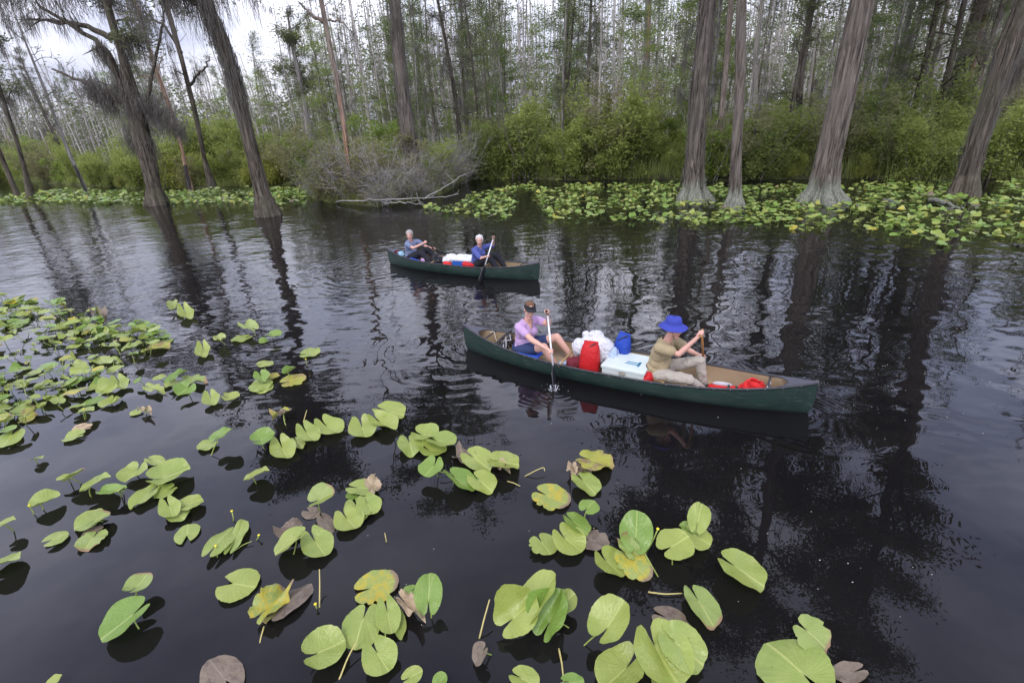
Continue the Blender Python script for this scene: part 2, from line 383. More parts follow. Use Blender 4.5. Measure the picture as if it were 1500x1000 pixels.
def spot(px, Y):
    """ground position at photo column px and depth Y"""
    x = (px-750)/F*Y*1.0
    for _ in range(3):
        # correct for pitch at that depth
        w_ = Y*_f[1]+HCAM*(-_f[2]); x = (px-750)/F*w_/CR[0]
    return x, Y

protos = []
G_BG = 'cypress trees standing in the swamp forest'
specs = [
 # H, r0, nbr, first, brlen, leaf, lsize, moss, bark, leafmat, kind
 (17, .12, 30, .14, .10, 1500, .12, 160, 'bark_grey', 'cyp', 'g'), (19, .14, 32, .16, .09, 1700, .12, 300, 'bark', 'cyp_dull', 'g'),
 (15, .09, 28, .10, .10, 1700, .11, 120, 'bark_grey', 'cyp', 'g'), (21, .17, 30, .2, .10, 1000, .13, 500, 'bark_dark', 'cyp_dull', 'm'),
 (18, .14, 34, .14, .11, 500, .11, 900, 'bark_dark', 'cyp_dull', 'm'), (16, .1, 22, .25, .07, 160, .11, 60, 'bark_pale', 'cyp_dull', 'd'),
 (14, .085, 24, .25, .08, 120, .1, 40, 'bark_grey', 'cyp_dull', 'd'), (18, .11, 18, .4, .07, 200, .1, 120, 'bark_pale', 'cyp', 'd'),
 (20, .15, 30, .12, .10, 2100, .12, 100, 'bark', 'cyp', 'g'), (12, .07, 28, .08, .13, 1900, .1, 20, 'bark_grey', 'cyp_bright', 'y')]
LBL = {'g': ('green feathery cypress in the forest behind the water', 'cypress tree', 'green cypresses of the background forest', 'cypress_tree'),
       'm': ('dark cypress hung with grey moss in the background forest', 'cypress tree', 'moss hung cypresses of the background forest', 'cypress_tree'),
       'd': ('thin pale nearly leafless trunk among the background trees', 'bare tree', 'thin pale bare trunks in the background', 'bare_tree'),
       'y': ('slender young cypress with bright green sprays behind the bank', 'young tree', 'bright green saplings behind the bank', 'sapling')}
for i, (H, r0, nb, fi, bl, lf, ls, ms, bk, lm, kd) in enumerate(specs):
    l = LBL[kd]
    protos.append((make_tree(l[3], grow_tree(100+i, H, r0, nb, fi, bl, lf, ls, ms, seg=8), (M[bk], M[lm], M['moss']), l[0], l[1], l[2]), kd, H))
rng = random.Random(11)
used = set()
placed = []
def put(pi, x, y, sc, sxy=1.0, z=0):
    root, kd, H = protos[pi]
    if pi in used: r = copy_thing(root)
    else: r = root; used.add(pi)
    r.location = (x, y, z); r.rotation_euler = (rng.gauss(0, .015), rng.gauss(0, .015), rng.uniform(0, 6.28)); r.scale = (sc*sxy, sc*sxy, sc); placed.append((x, y))
    return r
def ok(x, y, d=.9): return all((x-a)**2+(y-b)**2 > d*d for a, b in placed)
REG = [(150, 'at the far left'), (330, 'behind the mossy stump tree'), (500, 'right of the leaning mossy cypress'), (620, 'behind the grey twig bush'), (760, 'behind the far canoe'), (900, 'left of the scarred cypress'), (1030, 'beside the vine wrapped cypress'), (1190, 'left of the largest cypress'), (1330, 'right of the largest cypress'), (9999, 'at the right end')]
def rname(px): return next(n_ for p_, n_ in REG if px < p_)
SHORT = {'g': ('green feathery cypress in the forest', 'cypresses'), 'm': ('dark cypress hung with grey moss', 'mossy cypresses'), 'd': ('thin pale nearly leafless trunk', 'pale bare trunks'), 'y': ('slender young bright green cypress', 'saplings')}
def region(r, px, kd):
    r['label'] = SHORT[kd][0]+' '+rname(px); r['group'] = SHORT[kd][1]+' '+rname(px)
cnt = 0; tries = 0
while cnt < 265 and tries < 6000:
    tries += 1
    px = rng.uniform(-420, 1900)
    near = rng.random() < .5
    if px < 500:
        Y = rng.uniform(46, 96) if rng.random() < .9 else rng.uniform(42, 50)
        pi = rng.choice([5, 6, 7, 5, 6, 7, 0, 2, 9, 6, 4]); tall = rng.uniform(.62, .92)*(Y/75)**.35
    elif px < 740:
        Y = rng.uniform(36, 80); pi = rng.choice([0, 1, 2, 4, 8, 5, 6, 3, 9]); tall = rng.uniform(.75, 1.05)
        if px < 600: tall *= .85
    else:
        Y = rng.uniform(27, 50) if near else rng.uniform(45, 85); pi = rng.choice([0, 1, 2, 8, 3, 4, 5, 6, 7, 9, 9, 5, 6]); tall = rng.uniform(.8, 1.15)
    x, y = spot(px, Y)
    if y < shore_y(x)+1.6 or not ok(x, y, .9): continue
    region(put(pi, x, y, tall, rng.uniform(.85, 1.15)*(1.2 if Y > 50 else 1), .2), px, protos[pi][1]); cnt += 1
print('bg trees', cnt, tries)
# the far wood: reads as one mass of pale trunks and foliage
T, C = MB(), MB(); nr = np.random.RandomState(5)
for i in range(1500):
    px = rng.uniform(-700, 2200); Y = rng.uniform(66, 120); x, y = spot(px, Y); h = rng.uniform(9, 15)*(1 if px < 520 else 1.7); r = rng.uniform(.1, .24)
    P = crook((x, y, 0), (rng.gauss(0, .03), 0, 1), h, 6, rng, .04); T.tube(P, np.linspace(r*.85, .04, 7), 5, False)
    for q_ in range(4): pq = P[rng.randint(2, 6)]; T.tube(crook(pq, (rng.gauss(0, 1), rng.gauss(0, .5), rng.uniform(.2, 1)), rng.uniform(.8, 2.2), 3, rng, .3), np.linspace(.045, .02, 4), 3, False)
    k = 26 if px < 520 else 55
    hh = nr.uniform(.25, 1, k); base = np.stack([np.interp(hh, np.linspace(0, 1, 7), P[:, j]) for j in range(3)], 1)
    C.quads(leafquads(base+nr.normal(0, 1.0, (k, 3)), .22, nr, .4, .45))
# low thicket closing the view between the far trunks
k = 30000; xx = nr.uniform(-190, 190, k); yy = nr.uniform(62, 125, k); zz = nr.uniform(0, 1, k)**1.6*(4.2+2.2*np.sin(xx*.21+yy*.3)+1.8*np.sin(xx*.083+2+yy*.11)+np.where(xx > -25, 3.0, 0))
C.quads(leafquads(np.stack([xx, yy, zz+.3], 1), .3, nr, .5, .5))
k = 100000; xx = nr.uniform(-210, 190, k); yy = nr.uniform(88, 140, k); hh = 10+2.5*np.sin(xx*.13+yy*.1)+2*np.sin(xx*.31+1)+np.where(xx > -35, 6, 0); zz = nr.uniform(0, 1, k)**.9*hh
C.quads(leafquads(np.stack([xx, yy, zz], 1), .4, nr, .5, .5))
fo = empty('far_wood', (0, 0, 0), 0, 'far wood of pale trunks and dull green foliage closing the background', 'wood'); fo['kind'] = 'stuff'
T.build('trunks', M['bark_pale'], fo); C.build('foliage', M['cyp_dull'], fo)
for c in fo.children: c['kind'] = 'stuff'

# ------------------------------------------------------------------ shrubs along the bank
def shrub(seed, H, W, stems, leaves, ls, lean=.5, sr=.028, ntw=4):
    rng = random.Random(seed); nr = np.random.RandomState(seed); S, L = MB(), MB(); tips = []
    for i in range(stems):
        az = rng.uniform(0, 2*PI); r = rng.uniform(0, W*.25)
        B = crook((math.cos(az)*r, math.sin(az)*r, 0), (math.cos(az)*lean*rng.random(), math.sin(az)*lean*rng.random(), 1), H*rng.uniform(.35, 1.25), 6, rng, .28, .05)
        S.tube(B, np.linspace(sr, .005, 7), 4, False); tips.append(B[1:])
        for t in range(ntw):
            p = B[rng.randint(1, 5)]; tw = crook(p, (rng.gauss(0, 1), rng.gauss(0, 1), rng.uniform(0, 1)), W*rng.uniform(.2, .45), 4, rng, .4, .05)
            S.tube(tw, np.linspace(.011, .003, 5), 3, False); tips.append(tw[1:])
    if leaves:
        tp = np.concatenate(tips); c0 = tp[nr.randint(0, len(tp), max(10, leaves//16))]
        C = c0[nr.randint(0, len(c0), leaves)]+nr.normal(0, .16, (leaves, 3)); C[:, 2] = np.maximum(C[:, 2], .02); C = np.concatenate([C, C+nr.normal(0, .09, C.shape)]); L.quads(leafquads(C, ls*1.15, nr, .7, .42))
    return S, L
sh = []
SHL = [('leafy green shrub', 'green shrubs'), ('olive brown shrub', 'olive brown shrubs'), ('yellow green bush', 'yellow green bushes'), ('dark green shrub', 'dark green shrubs'), ('tall slender green shrub', 'tall green shrubs'), ('light green sapling clump', 'light green sapling clumps'), ('tangle of bare grey twigs', 'bare grey twig bushes')]
for i, (H, W, st, lv, ls, tw, lm, lb, cat, grp) in enumerate([
  (2.6, 2.2, 9, 2600, .06, 'twig', 'shrub_a', 'leafy green shrub growing on the far bank', 'shrub', 'green shrubs on the far bank'),
  (3.4, 2.4, 10, 2800, .065, 'twig', 'shrub_b', 'tall olive brown shrub on the far bank', 'shrub', 'olive brown shrubs on the far bank'),
  (2.2, 1.9, 9, 2400, .055, 'twig', 'shrub_c', 'yellow green bush at the edge of the bank', 'shrub', 'yellow green bushes on the bank'),
  (3.0, 2.4, 9, 2600, .07, 'twig', 'shrub_d', 'dark green shrub in the shade of the bank', 'shrub', 'dark green shrubs on the bank'),
  (4.6, 2.6, 8, 3200, .075, 'twig_pale', 'shrub_a', 'tall slender green shrub reaching above its neighbours on the bank', 'shrub', 'tall green shrubs on the bank'),
  (4.2, 2.4, 8, 2800, .07, 'twig_pale', 'cyp_bright', 'tall light green sapling clump standing on the bank', 'shrub', 'light green sapling clumps on the bank'),
  (2.5, 2.3, 34, 700, .04, 'twig_pale', 'shrub_b', 'tangle of bare grey twigs beside the fallen branches', 'bush', 'bare grey twig bushes at the point')]):
    root = empty('shrub' if cat == 'shrub' else 'twig_bush', (0, 0, 0), 0, lb, cat, grp)
    S, L = shrub(300+i, H, W, st, lv, ls, *((.75, .013, 11) if i == 6 else ())); S.build('stems', M[tw], root); L.build('leaves', M[lm], root); sh.append([root, False])
def put_shrub(i, x, y, sc, px=None):
    root, u = sh[i]; r = copy_thing(root) if u else root; sh[i][1] = True
    r.location = (x, y, .02); r.rotation_euler = (0, 0, rng.uniform(0, 6.28)); r.scale = (sc*rng.uniform(.9, 1.25),)*2+(sc,)
    if px is not None: l_ = SHL[i]; r['label'] = l_[0]+' '+rname(px); r['group'] = l_[1]+' '+rname(px)
for i in range(285):
    px = -330+2130*(i+rng.random())/285; off = rng.choice([.15, .6, 1.3, 2.6, 4.2, 6.5])*rng.uniform(.8, 1.2)
    # march out to the shore at this column
    Y = 15
    while Y < 90 and Y < shore_y(spot(px, Y)[0]): Y += .25
    Y += off; x, y = spot(px, Y)
    if px < 460: t = rng.choice([0, 2, 2, 0, 1, 5, 0]); sc = rng.uniform(.8, 1.15) if off < 3 else rng.uniform(1.1, 1.5)
    elif px < 700: t = rng.choice([6, 6, 0, 1, 2, 6]) if off < 3 else rng.choice([1, 5, 2, 4, 0]); sc = rng.uniform(.55, .85)
    elif px < 800: t = rng.choice([1, 3, 1, 3, 0, 5]); sc = rng.uniform(.9, 1.2)
    elif px < 960: t = rng.choice([0, 4, 1, 3, 0, 4, 2]); sc = rng.uniform(.8, 1.1)
    else: t = rng.choice([0, 0, 2, 3, 1, 5, 3]); sc = rng.uniform(.6, .85) if off < 3 else rng.uniform(.8, 1.05)
    if px > 1130 and t in (4, 5): t = 0
    put_shrub(t, x, y, sc*.9*rng.choice([.45, .7, 1, 1.2, 1.6] if px > 480 else [.7, .9, 1, 1.3]), px)
for k in range(12):   # the grey tangle at the point
    px = rng.uniform(470, 690); Y = 15
    while Y < 90 and Y < shore_y(spot(px, Y)[0]): Y += .25
    x, y = spot(px, Y+rng.uniform(.0, 1.6)); put_shrub(6, x, y, rng.uniform(.6, 1.2), px)
# marsh grass: nobody could count it
G = MB(); k = 26000; nr = np.random.RandomState(8)
xx = nr.uniform(-60, 45, k); yy = np.array([shore_y(x) for x in xx])+nr.uniform(0, 1, k)**1.6*3.2+.1
hh = nr.uniform(.18, .65, k)*np.where(xx > 8, 1.6, 1.0)*(1+.6*np.sin(xx*.9)*np.sin(xx*.31)); az = nr.uniform(0, 2*PI, k); w_ = np.stack([np.cos(az), np.sin(az), 0*az], 1)*.012
c = np.stack([xx, yy, 0*xx+.02], 1); tip = c+np.stack([nr.normal(0, .13, k), nr.normal(0, .13, k), hh], 1); mid = (c+tip)/2+np.stack([nr.normal(0, .02, k)]*2+[hh*.1], 1)
G.quads(np.stack([c-w_, c+w_, mid+w_*.8, mid-w_*.8], 1)); G.quads(np.stack([mid-w_*.8, mid+w_*.8, tip+w_*.1, tip-w_*.1], 1))
tag(G.build('marsh_grass', M['grass']), 'light green marsh grass fringing the far bank', 'grass', kind='stuff')
# ------------------------------------------------------------------ the large trees traced from the photo
def hero(name, label, cat, pts, bark_m, Htot=22, flare=1.0, flute=.25, ridge=.05, moss=0, mossL=1.2, brs=(), crown=900, crown_from=.5, leafm='cyp_dull', seed=1, Y0=None, seg=40, mossfrom=.0, extra=None, crn=14, group=None):
    """pts: photo column, row, width in photo pixels from the base up; the trunk then carries on above the frame"""
    rng = random.Random(seed); nr = np.random.RandomState(seed)
    b = at(pts[0][0], pts[0][1]); Y = b[1]
    P = [atd(x, y, Y) for x, y, w_ in pts]
    R = [w_/2/F*(Y*_f[1]+(p[2]-HCAM)*_f[2]) for (x, y, w_), p in zip(pts, P)]
    R = [r_*(.72 if i_ else .86)*(1 if pts[0][2] > 30 else .9) for i_, r_ in enumerate(R)]
    P[0] = b; top = P[-1]; d = P[-1]-P[-2]; d /= np.linalg.norm(d)
    # carry on above the frame, straightening towards vertical, drifting a little in depth
    nst = 6; rem = max(Htot-top[2], 2); cur = top.copy(); dep = rng.gauss(0, .03)
    for i in range(nst):
        d = d*.8+np.array([rng.gauss(0, .05), dep, 1])*.2; d /= np.linalg.norm(d); cur = cur+d*rem/nst; P.append(cur.copy()); R.append(R[len(pts)-1]*(1-.82*(i+1)/nst))
    P = np.array(P); R = np.array(R)
    # resample finely
    s_ = np.concatenate([[0], np.cumsum(np.linalg.norm(np.diff(P, axis=0), axis=1))]); zf = np.concatenate([np.linspace(0, 3, 22), np.linspace(3.2, s_[-1], 60)])
    from_s = lambda A: np.interp(zf, s_, A)
    PP = np.stack([from_s(P[:, k]) for k in range(3)], 1); ker = np.array([.25, .5, .25])
    for _ in range(3): PP[1:-1] = .25*PP[:-2]+.5*PP[1:-1]+.25*PP[2:]
    PP[:, 0] += .06*np.sin(zf*.9+seed)*np.minimum(zf/4, 1)*.6; RR = from_s(R)+(flare-1)*R[0]*np.exp(-zf/.45)
    PP[0, 2] = -.25; o = b.copy(); PP -= o; PP[0, 2] = -.25
    T = MB(); trunk_geo(T, PP, RR, seg, flute, ridge, seed)
    root = empty(name, o, 0, label, cat, group)
    C, S, B_ = MB(), MB(), MB(); lp = []; mp_ = []
    for br in brs:   # visible limbs: photo pixel paths
        Bp = np.array([atd(x, y, Y)-o for x, y in br[0]]); w0 = br[1]/2/F*Y
        Bs = np.linspace(0, 1, 16); t_ = np.linspace(0, 1, len(Bp)); Bq = np.stack([np.interp(Bs, t_, Bp[:, k]) for k in range(3)], 1)
        Bq[1:-1] += nr.normal(0, .035, (14, 3)); Bq[:, 1] += Bs*nr.normal(0, .3)
        B_.tube(Bq, np.linspace(w0, w0*.25, 16), 7, True); mp_.append(Bq[3:])
        for t in range(br[2] if len(br) > 2 else 4):
            p = Bq[rng.randint(4, 15)]; tw = crook(p, (rng.gauss(0, 1), rng.gauss(0, .6), rng.gauss(.3, .6)), rng.uniform(.5, 1.3), 6, rng, .4); B_.tube(tw, np.linspace(w0*.25, .006, 7), 4, False); mp_.append(tw)
    Hs = PP[:, 2]
    for i in range(crn):
        hz = Hs[-1]*(crown_from+(1-crown_from)*(i+rng.random())/crn)*.985; p = np.array([np.interp(hz, Hs, PP[:, k]) for k in range(3)]); r = np.interp(hz, Hs, RR)*.4
        az = rng.uniform(0, 2*PI); L = Hs[-1]*.16*rng.uniform(.5, 1.3)
        Bq = crook(p, (math.cos(az), math.sin(az), rng.uniform(.0, .7)), L, 8, rng, .4, .03); B_.tube(Bq, np.linspace(max(r, .03), .012, 9), 5, False)
        lp.append(Bq[3:]); mp_.append(Bq[2:])
        for t in range(4):
            tw = crook(Bq[rng.randint(2, 7)], (rng.gauss(0, 1), rng.gauss(0, 1), rng.gauss(.1, .5)), L*rng.uniform(.2, .5), 5, rng, .45); B_.tube(tw, np.linspace(.022, .006, 6), 4, False); lp.append(tw); mp_.append(tw)
    tr = T.build('trunk', M[bark_m], root)
    if B_.n: B_.build('branches', M[bark_m], root)
    if crown and lp:
        lpa = np.concatenate(lp); c0 = lpa[nr.randint(0, len(lpa), crown//14)]; crown *= 5; cc = c0[nr.randint(0, len(c0), crown)]+nr.normal(0, .42, (crown, 3))*np.array([1, 1, .5])
        C.quads(leafquads(cc, .115, nr, .35, .38)); C.build('crown', M[leafm], root)
    if moss and mp_:
        mpa = np.concatenate(mp_); c0 = mpa[nr.randint(0, len(mpa), moss//16)]; mc = c0[nr.randint(0, len(c0), moss)]+nr.normal(0, .12, (moss, 3)); mc = np.concatenate([mc+nr.normal(0, .1, mc.shape) for _ in range(2)]); S.quads(strands(mc, mossL, nr, .009, 5, .2))
    if extra: extra(S, PP, RR, Hs, nr)
    if S.n: S.build('moss', M['moss'], root)
    return root, tr, PP, RR, Y, o
def trunk_moss(z0, z1, k, L, out=1.15, wd=.03):
    def f(S, PP, RR, Hs, nr):
        z = nr.uniform(z0, z1, k); az = nr.uniform(0, 2*PI, k); r = np.interp(z, Hs, RR)*out
        c = np.stack([np.interp(z, Hs, PP[:, 0])+np.cos(az)*r, np.interp(z, Hs, PP[:, 1])+np.sin(az)*r, z], 1); c = np.concatenate([c+nr.normal(0, .05, c.shape) for _ in range(2)]); S.quads(strands(c, L, nr, wd*.45, 4, .05))
    return f
def mossy_mass(boxes, L=1.1, wd=.03):
    """moss clumps given as (dx, dz, spread x, spread z, count) off the base"""
    def f(S, PP, RR, Hs, nr):
        for dx, dz, sx, sz, k in boxes:
            c = np.stack([nr.normal(dx, sx, k), nr.normal(0, sx*.7, k), nr.normal(dz, sz, k)], 1); c = np.concatenate([c+nr.normal(0, .08, c.shape) for _ in range(4)]); S.quads(strands(c, L, nr, wd*.36, 6, .42))
    return f
hero('cypress_tree', 'large leaning cypress with long grey moss standing in water left of the canoes', 'cypress tree', [(393, 316, 40), (385, 285, 29), (372, 230, 25), (352, 150, 24), (325, 60, 25), (300, 0, 25)], 'bark_dark', 16, 1.0, .2, .07,
     moss=2600, mossL=1.6, brs=[([(300, 0), (335, -20), (350, -60)], 8), ([(310, 25), (280, 0), (262, -30)], 9, 6)], crown=3500, crown_from=.6, seed=2, extra=trunk_moss(4.6, 12, 700, .8), crn=24)
hero('cypress_tree', 'broken mossy stump like cypress with several stems and a skirt of grey moss', 'cypress tree', [(230, 300, 38), (226, 275, 26), (218, 235, 30), (205, 190, 34), (197, 155, 26), (180, 80, 14), (160, 15, 13)], 'bark_dark', 15, 1.0, .25, .08,
     moss=1500, mossL=.9, brs=[([(200, 150), (182, 130), (160, 80), (138, 55), (60, 10)], 13, 10), ([(178, 148), (150, 132), (120, 122), (68, 100)], 9, 5), ([(168, 55), (130, 40), (100, 32), (45, 30)], 8, 9), ([(214, 160), (235, 60), (250, 0)], 5, 7)],
     crown=500, seed=3, extra=mossy_mass([(-1.3, 6.3, .35, .3, 170), (-.7, 5.7, .3, .35, 170), (.3, 6.1, .4, .3, 170), (1.1, 5.5, .4, .25, 190), (1.8, 4.9, .4, .25, 170), (2.5, 4.2, .35, .2, 120), (.3, 4.6, .3, .4, 130), (-.3, 3.6, .2, .3, 60), (.7, 3.4, .25, .4, 80), (-3.2, 10.4, 1.0, .35, 260), (-.8, 11.2, .8, .8, 260)], .75))
hero('cypress_tree', 'slim dark cypress with a forked side limb between the two mossy trees', 'cypress tree', [(312, 277, 15), (300, 235, 9), (282, 150, 10), (268, 90, 9), (240, 0, 12)], 'bark_dark', 20, 1.1, .2, .05, moss=700,
     brs=[([(278, 125), (292, 108), (306, 98), (312, 84)], 4, 3), ([(266, 78), (240, 40), (205, 18), (170, 14)], 4, 5), ([(272, 112), (250, 98)], 2, 2)], crown=900, crown_from=.55, seed=4)
r5 = hero('dead_tree', 'tall dead snag with peeled orange lower trunk rising from the grey twig bush', 'dead tree', [(518, 297, 22), (512, 250, 12), (505, 200, 11), (495, 120, 12), (478, 40, 11), (470, 0, 10)], 'bark_tan', 17, 1.1, .15, .04, moss=120,
     brs=[([(473, 34), (452, 18), (436, 2)], 5, 2), ([(480, 30), (500, 32), (520, 52)], 3, 3)], crown=200, crown_from=.7, seed=5, crn=7)
hero('cypress_tree', 'thick straight grey cypress rising out of the grey twig bushes', 'cypress tree', [(612, 286, 40), (603, 235, 30), (593, 150, 25), (584, 70, 24), (577, 0, 22)], 'bark', 22, 1.1, .3, .06, moss=900, crown=3500, crown_from=.5, seed=6, leafm='cyp', crn=18, extra=trunk_moss(2, 9, 300, .9))
r7 = hero('cypress_tree', 'straight cypress with a reddish scar standing behind the bank shrubs', 'cypress tree', [(942, 226, 18), (944, 180, 13), (947, 90, 14), (951, 0, 14)], 'bark_grey', 23, 1.1, .15, .05, moss=600, crown=1500, crown_from=.5, seed=7, leafm='cyp')
def vines(S, PP, RR, Hs, nr): trunk_moss(.6, 9, 900, .5, 1.04, .02)(S, PP, RR, Hs, nr)
r8 = hero('cypress_tree', 'vine wrapped cypress with a dark shaggy trunk and pale flared base', 'cypress tree', [(1016, 296, 58), (1015, 272, 40), (1018, 230, 32), (1024, 150, 31), (1030, 80, 31), (1036, 0, 30)], 'bark', 23, 1.05, .45, .07, moss=800, crown=3000, crown_from=.45, seed=8, leafm='cyp_dull', extra=vines)
VB = MB(); rr = random.Random(3)
for k in range(16):
    ph = rr.uniform(0, 6.28); tw = rr.uniform(-.25, .45); z0 = rr.uniform(0, 1.5); zz = np.linspace(z0, rr.uniform(6, 11), 40); Rr = np.interp(zz, r8[2][:, 2], r8[3])*1.03+.01+(.2*np.exp(-zz/.5))
    VB.tube(np.stack([np.interp(zz, r8[2][:, 2], r8[2][:, 0])+np.cos(ph+zz*tw+.3*np.sin(zz*2))*Rr, np.interp(zz, r8[2][:, 2], r8[2][:, 1])+np.sin(ph+zz*tw+.3*np.sin(zz*2))*Rr, zz], 1), rr.uniform(.015, .04), 6)
VB.build('vines', M['bark_dark'], r8[0])
r9 = hero('dead_tree', 'bare tan trunk with peeled bark just behind the vine wrapped cypress', 'dead tree', [(1042, 262, 10), (1050, 215, 8), (1058, 160, 11), (1064, 80, 12), (1072, 0, 12)], 'bark_tan', 19, 1.0, .1, .04, moss=0, crown=0, seed=9, crn=6, crown_from=.7)
RB = MB()
for k, (a, b_) in enumerate([(1030, 255), (1048, 262), (1058, 270), (1036, 268)]):
    Yk = r9[4]; p0 = atd(1057, 165, Yk)-r9[5]; p1 = at(a, b_)-r9[5]; p1[2] = -.1; p1[1] = (-1)**k*.2; P_ = np.array([p0+(p1-p0)*t+np.array([.12*math.sin(t*6+k), .1*math.cos(t*5+k), 0]) for t in np.linspace(0, 1, 12)]); RB.tube(P_, np.linspace(.09, .05, 12), 6)
RB.build('root', M['bark_tan'], r9[0])
hero('cypress_tree', 'smooth straight cypress with pale water stained foot right of the vine wrapped one', 'cypress tree', [(1077, 306, 36), (1077, 285, 25), (1079, 230, 20), (1082, 140, 19), (1084, 60, 20), (1087, 0, 19)], 'bark', 20, 1.05, .25, .03, moss=300, crown=3000, crown_from=.5, seed=10)
hero('cypress_tree', 'largest leaning cypress with widely fluted pale foot in the lily pads', 'cypress tree', [(1204, 297, 72), (1206, 275, 50), (1212, 235, 44), (1225, 170, 44), (1243, 90, 44), (1265, 0, 44)], 'bark', 27, 1.02, .5, .05, moss=900, mossL=1.6, crown=6500, crown_from=.36, seed=11, leafm='cyp_dull', seg=120, crn=24)
hero('cypress_tree', 'strongly leaning cypress with dark vines at the right edge of the pads', 'cypress tree', [(1410, 288, 44), (1418, 255, 34), (1430, 210, 32), (1455, 130, 34), (1482, 60, 38), (1508, 0, 40)], 'bark_dark', 26, 1.05, .22, .07, moss=1500, mossL=1.2, crown=6500, crown_from=.38, seed=12, brs=[([(1455, 130), (1490, 95), (1530, 80)], 8, 5)], extra=trunk_moss(1.2, 8, 500, .7, 1.1, .02), crn=24, seg=48)
RES_ = {}
for i, (lb, pts, bm, nm) in enumerate([
  ('whitish bare trunk standing in the forest above the smooth cypress', [(1104, 160, 12), (1108, 80, 11), (1116, 0, 10)], 'bark_pale', 'bare_tree'),
  ('brown trunk with charred foot left of the largest cypress', [(1165, 222, 14), (1172, 130, 13), (1190, 0, 13)], 'bark', 'cypress_tree'),
  ('thin light peeled trunk leaning right of the largest cypress', [(1354, 168, 9), (1368, 90, 8), (1388, 0, 8)], 'bark_tan', 'bare_tree'),
  ('broad purple brown trunk with burnt hollow near the right edge', [(1386, 195, 22), (1402, 110, 22), (1436, 0, 24)], 'bark', 'cypress_tree'),
  ('orange barked trunk behind the burnt hollow tree', [(1405, 180, 9), (1428, 80, 10), (1448, 0, 11)], 'bark_orange', 'bare_tree'),
  ('slim grey trunk leaning in the gap right of the largest cypress', [(1300, 165, 12), (1318, 80, 12), (1338, 0, 13)], 'bark_grey', 'cypress_tree'),
  ('orange scarred trunk with charred foot behind the slim dark cypress', [(280, 282, 10), (268, 225, 7), (250, 160, 7), (225, 90, 8), (212, 50, 6)], 'bark_orange', 'dead_tree'),
  ('grey leaning trunk at the far left edge beside the pads', [(46, 292, 14), (36, 250, 9), (22, 200, 8), (0, 130, 8)], 'bark_dark', 'cypress_tree'),
  ('leftmost leaning trunk standing at the picture edge', [(28, 292, 10), (10, 250, 9), (-14, 190, 9)], 'bark_dark', 'cypress_tree'),
  ('dark charred snag among the pale trunks on the left', [(128, 283, 6), (106, 235, 7), (84, 180, 6), (64, 130, 6)], 'bark_grey', 'dead_tree'),
  ('grey gnarled tree with flat top above the left shrubs', [(450, 178, 12), (440, 120, 10), (428, 60, 9)], 'bark_grey', 'cypress_tree')]):
    Yb = None
    if pts[0][1] < 230:   # these stand back in the forest: base hidden, so carry them down to the ground
        (x0, y0, w0), (x1, y1, w1) = pts[0], pts[1]; k = (246-y0)/(y0-y1)
        base_y = {1104: 240, 1165: 250, 1354: 232, 1386: 238, 1405: 236, 1300: 236, 450: 252}[x0]; pts = [(x0-(x1-x0)*(base_y-y0)/(y0-y1), base_y, w0*1.25)]+pts
    RES_[i] = hero(nm, lb, 'tree', pts, bm, 18 if i < 6 else 13, 1.1, .15, .05, moss=[200, 200, 100, 600, 100, 200, 200, 1100, 900, 200, 500][i], crown=[0, 900, 100, 900, 100, 700, 60, 300, 300, 60, 900][i], crown_from=.45, seed=30+i, seg=18, crn=10)
def scar(res, y0, y1, x_, wid, mat, name, seed, face=-PI/2):
    root, tr, PP, RR, Y, o = res; z0, z1 = max(atd(x_, y0, Y)[2], .0), atd(x_, y1, Y)[2]; V = []; nz_, na_ = 40, 15
    for i in range(nz_):
        t = i/(nz_-1); z = z0+(z1-z0)*t; cx, cy, r = (np.interp(z, PP[:, 2], A) for A in (PP[:, 0], PP[:, 1], RR))
        for j in range(na_):
            u = j/(na_-1)*2-1; e = max(abs(u), abs(2*t-1)**3)+.35*noise.noise((u*2, z*2.2, seed)); k = 1.09 if e < .6 else 1.09-.5*(e-.6)
            a = face+u*wid; V.append((cx+math.cos(a)*r*k, cy+math.sin(a)*r*k, z))
    MB().add(V, [(i*na_+j, i*na_+j+1, (i+1)*na_+j+1, (i+1)*na_+j) for i in range(nz_-1) for j in range(na_-1)]).build(name, M[mat], root)
scar(RES_[1], 250, 135, 1168, 1.3, 'char', 'charred_patch', 1); scar(RES_[3], 185, 80, 1396, 1.0, 'char', 'charred_patch', 2, -2.0); scar(RES_[6], 280, 240, 275, 1.5, 'char', 'charred_patch', 3); scar(RES_[9], 285, 240, 118, 1.4, 'char', 'charred_patch', 4)
scar(r5, 285, 130, 512, 1.2, 'bark_orange', 'peeled_patch', 5); scar(r7, 90, 0, 948, .7, 'bark_orange', 'reddish_scar', 6)
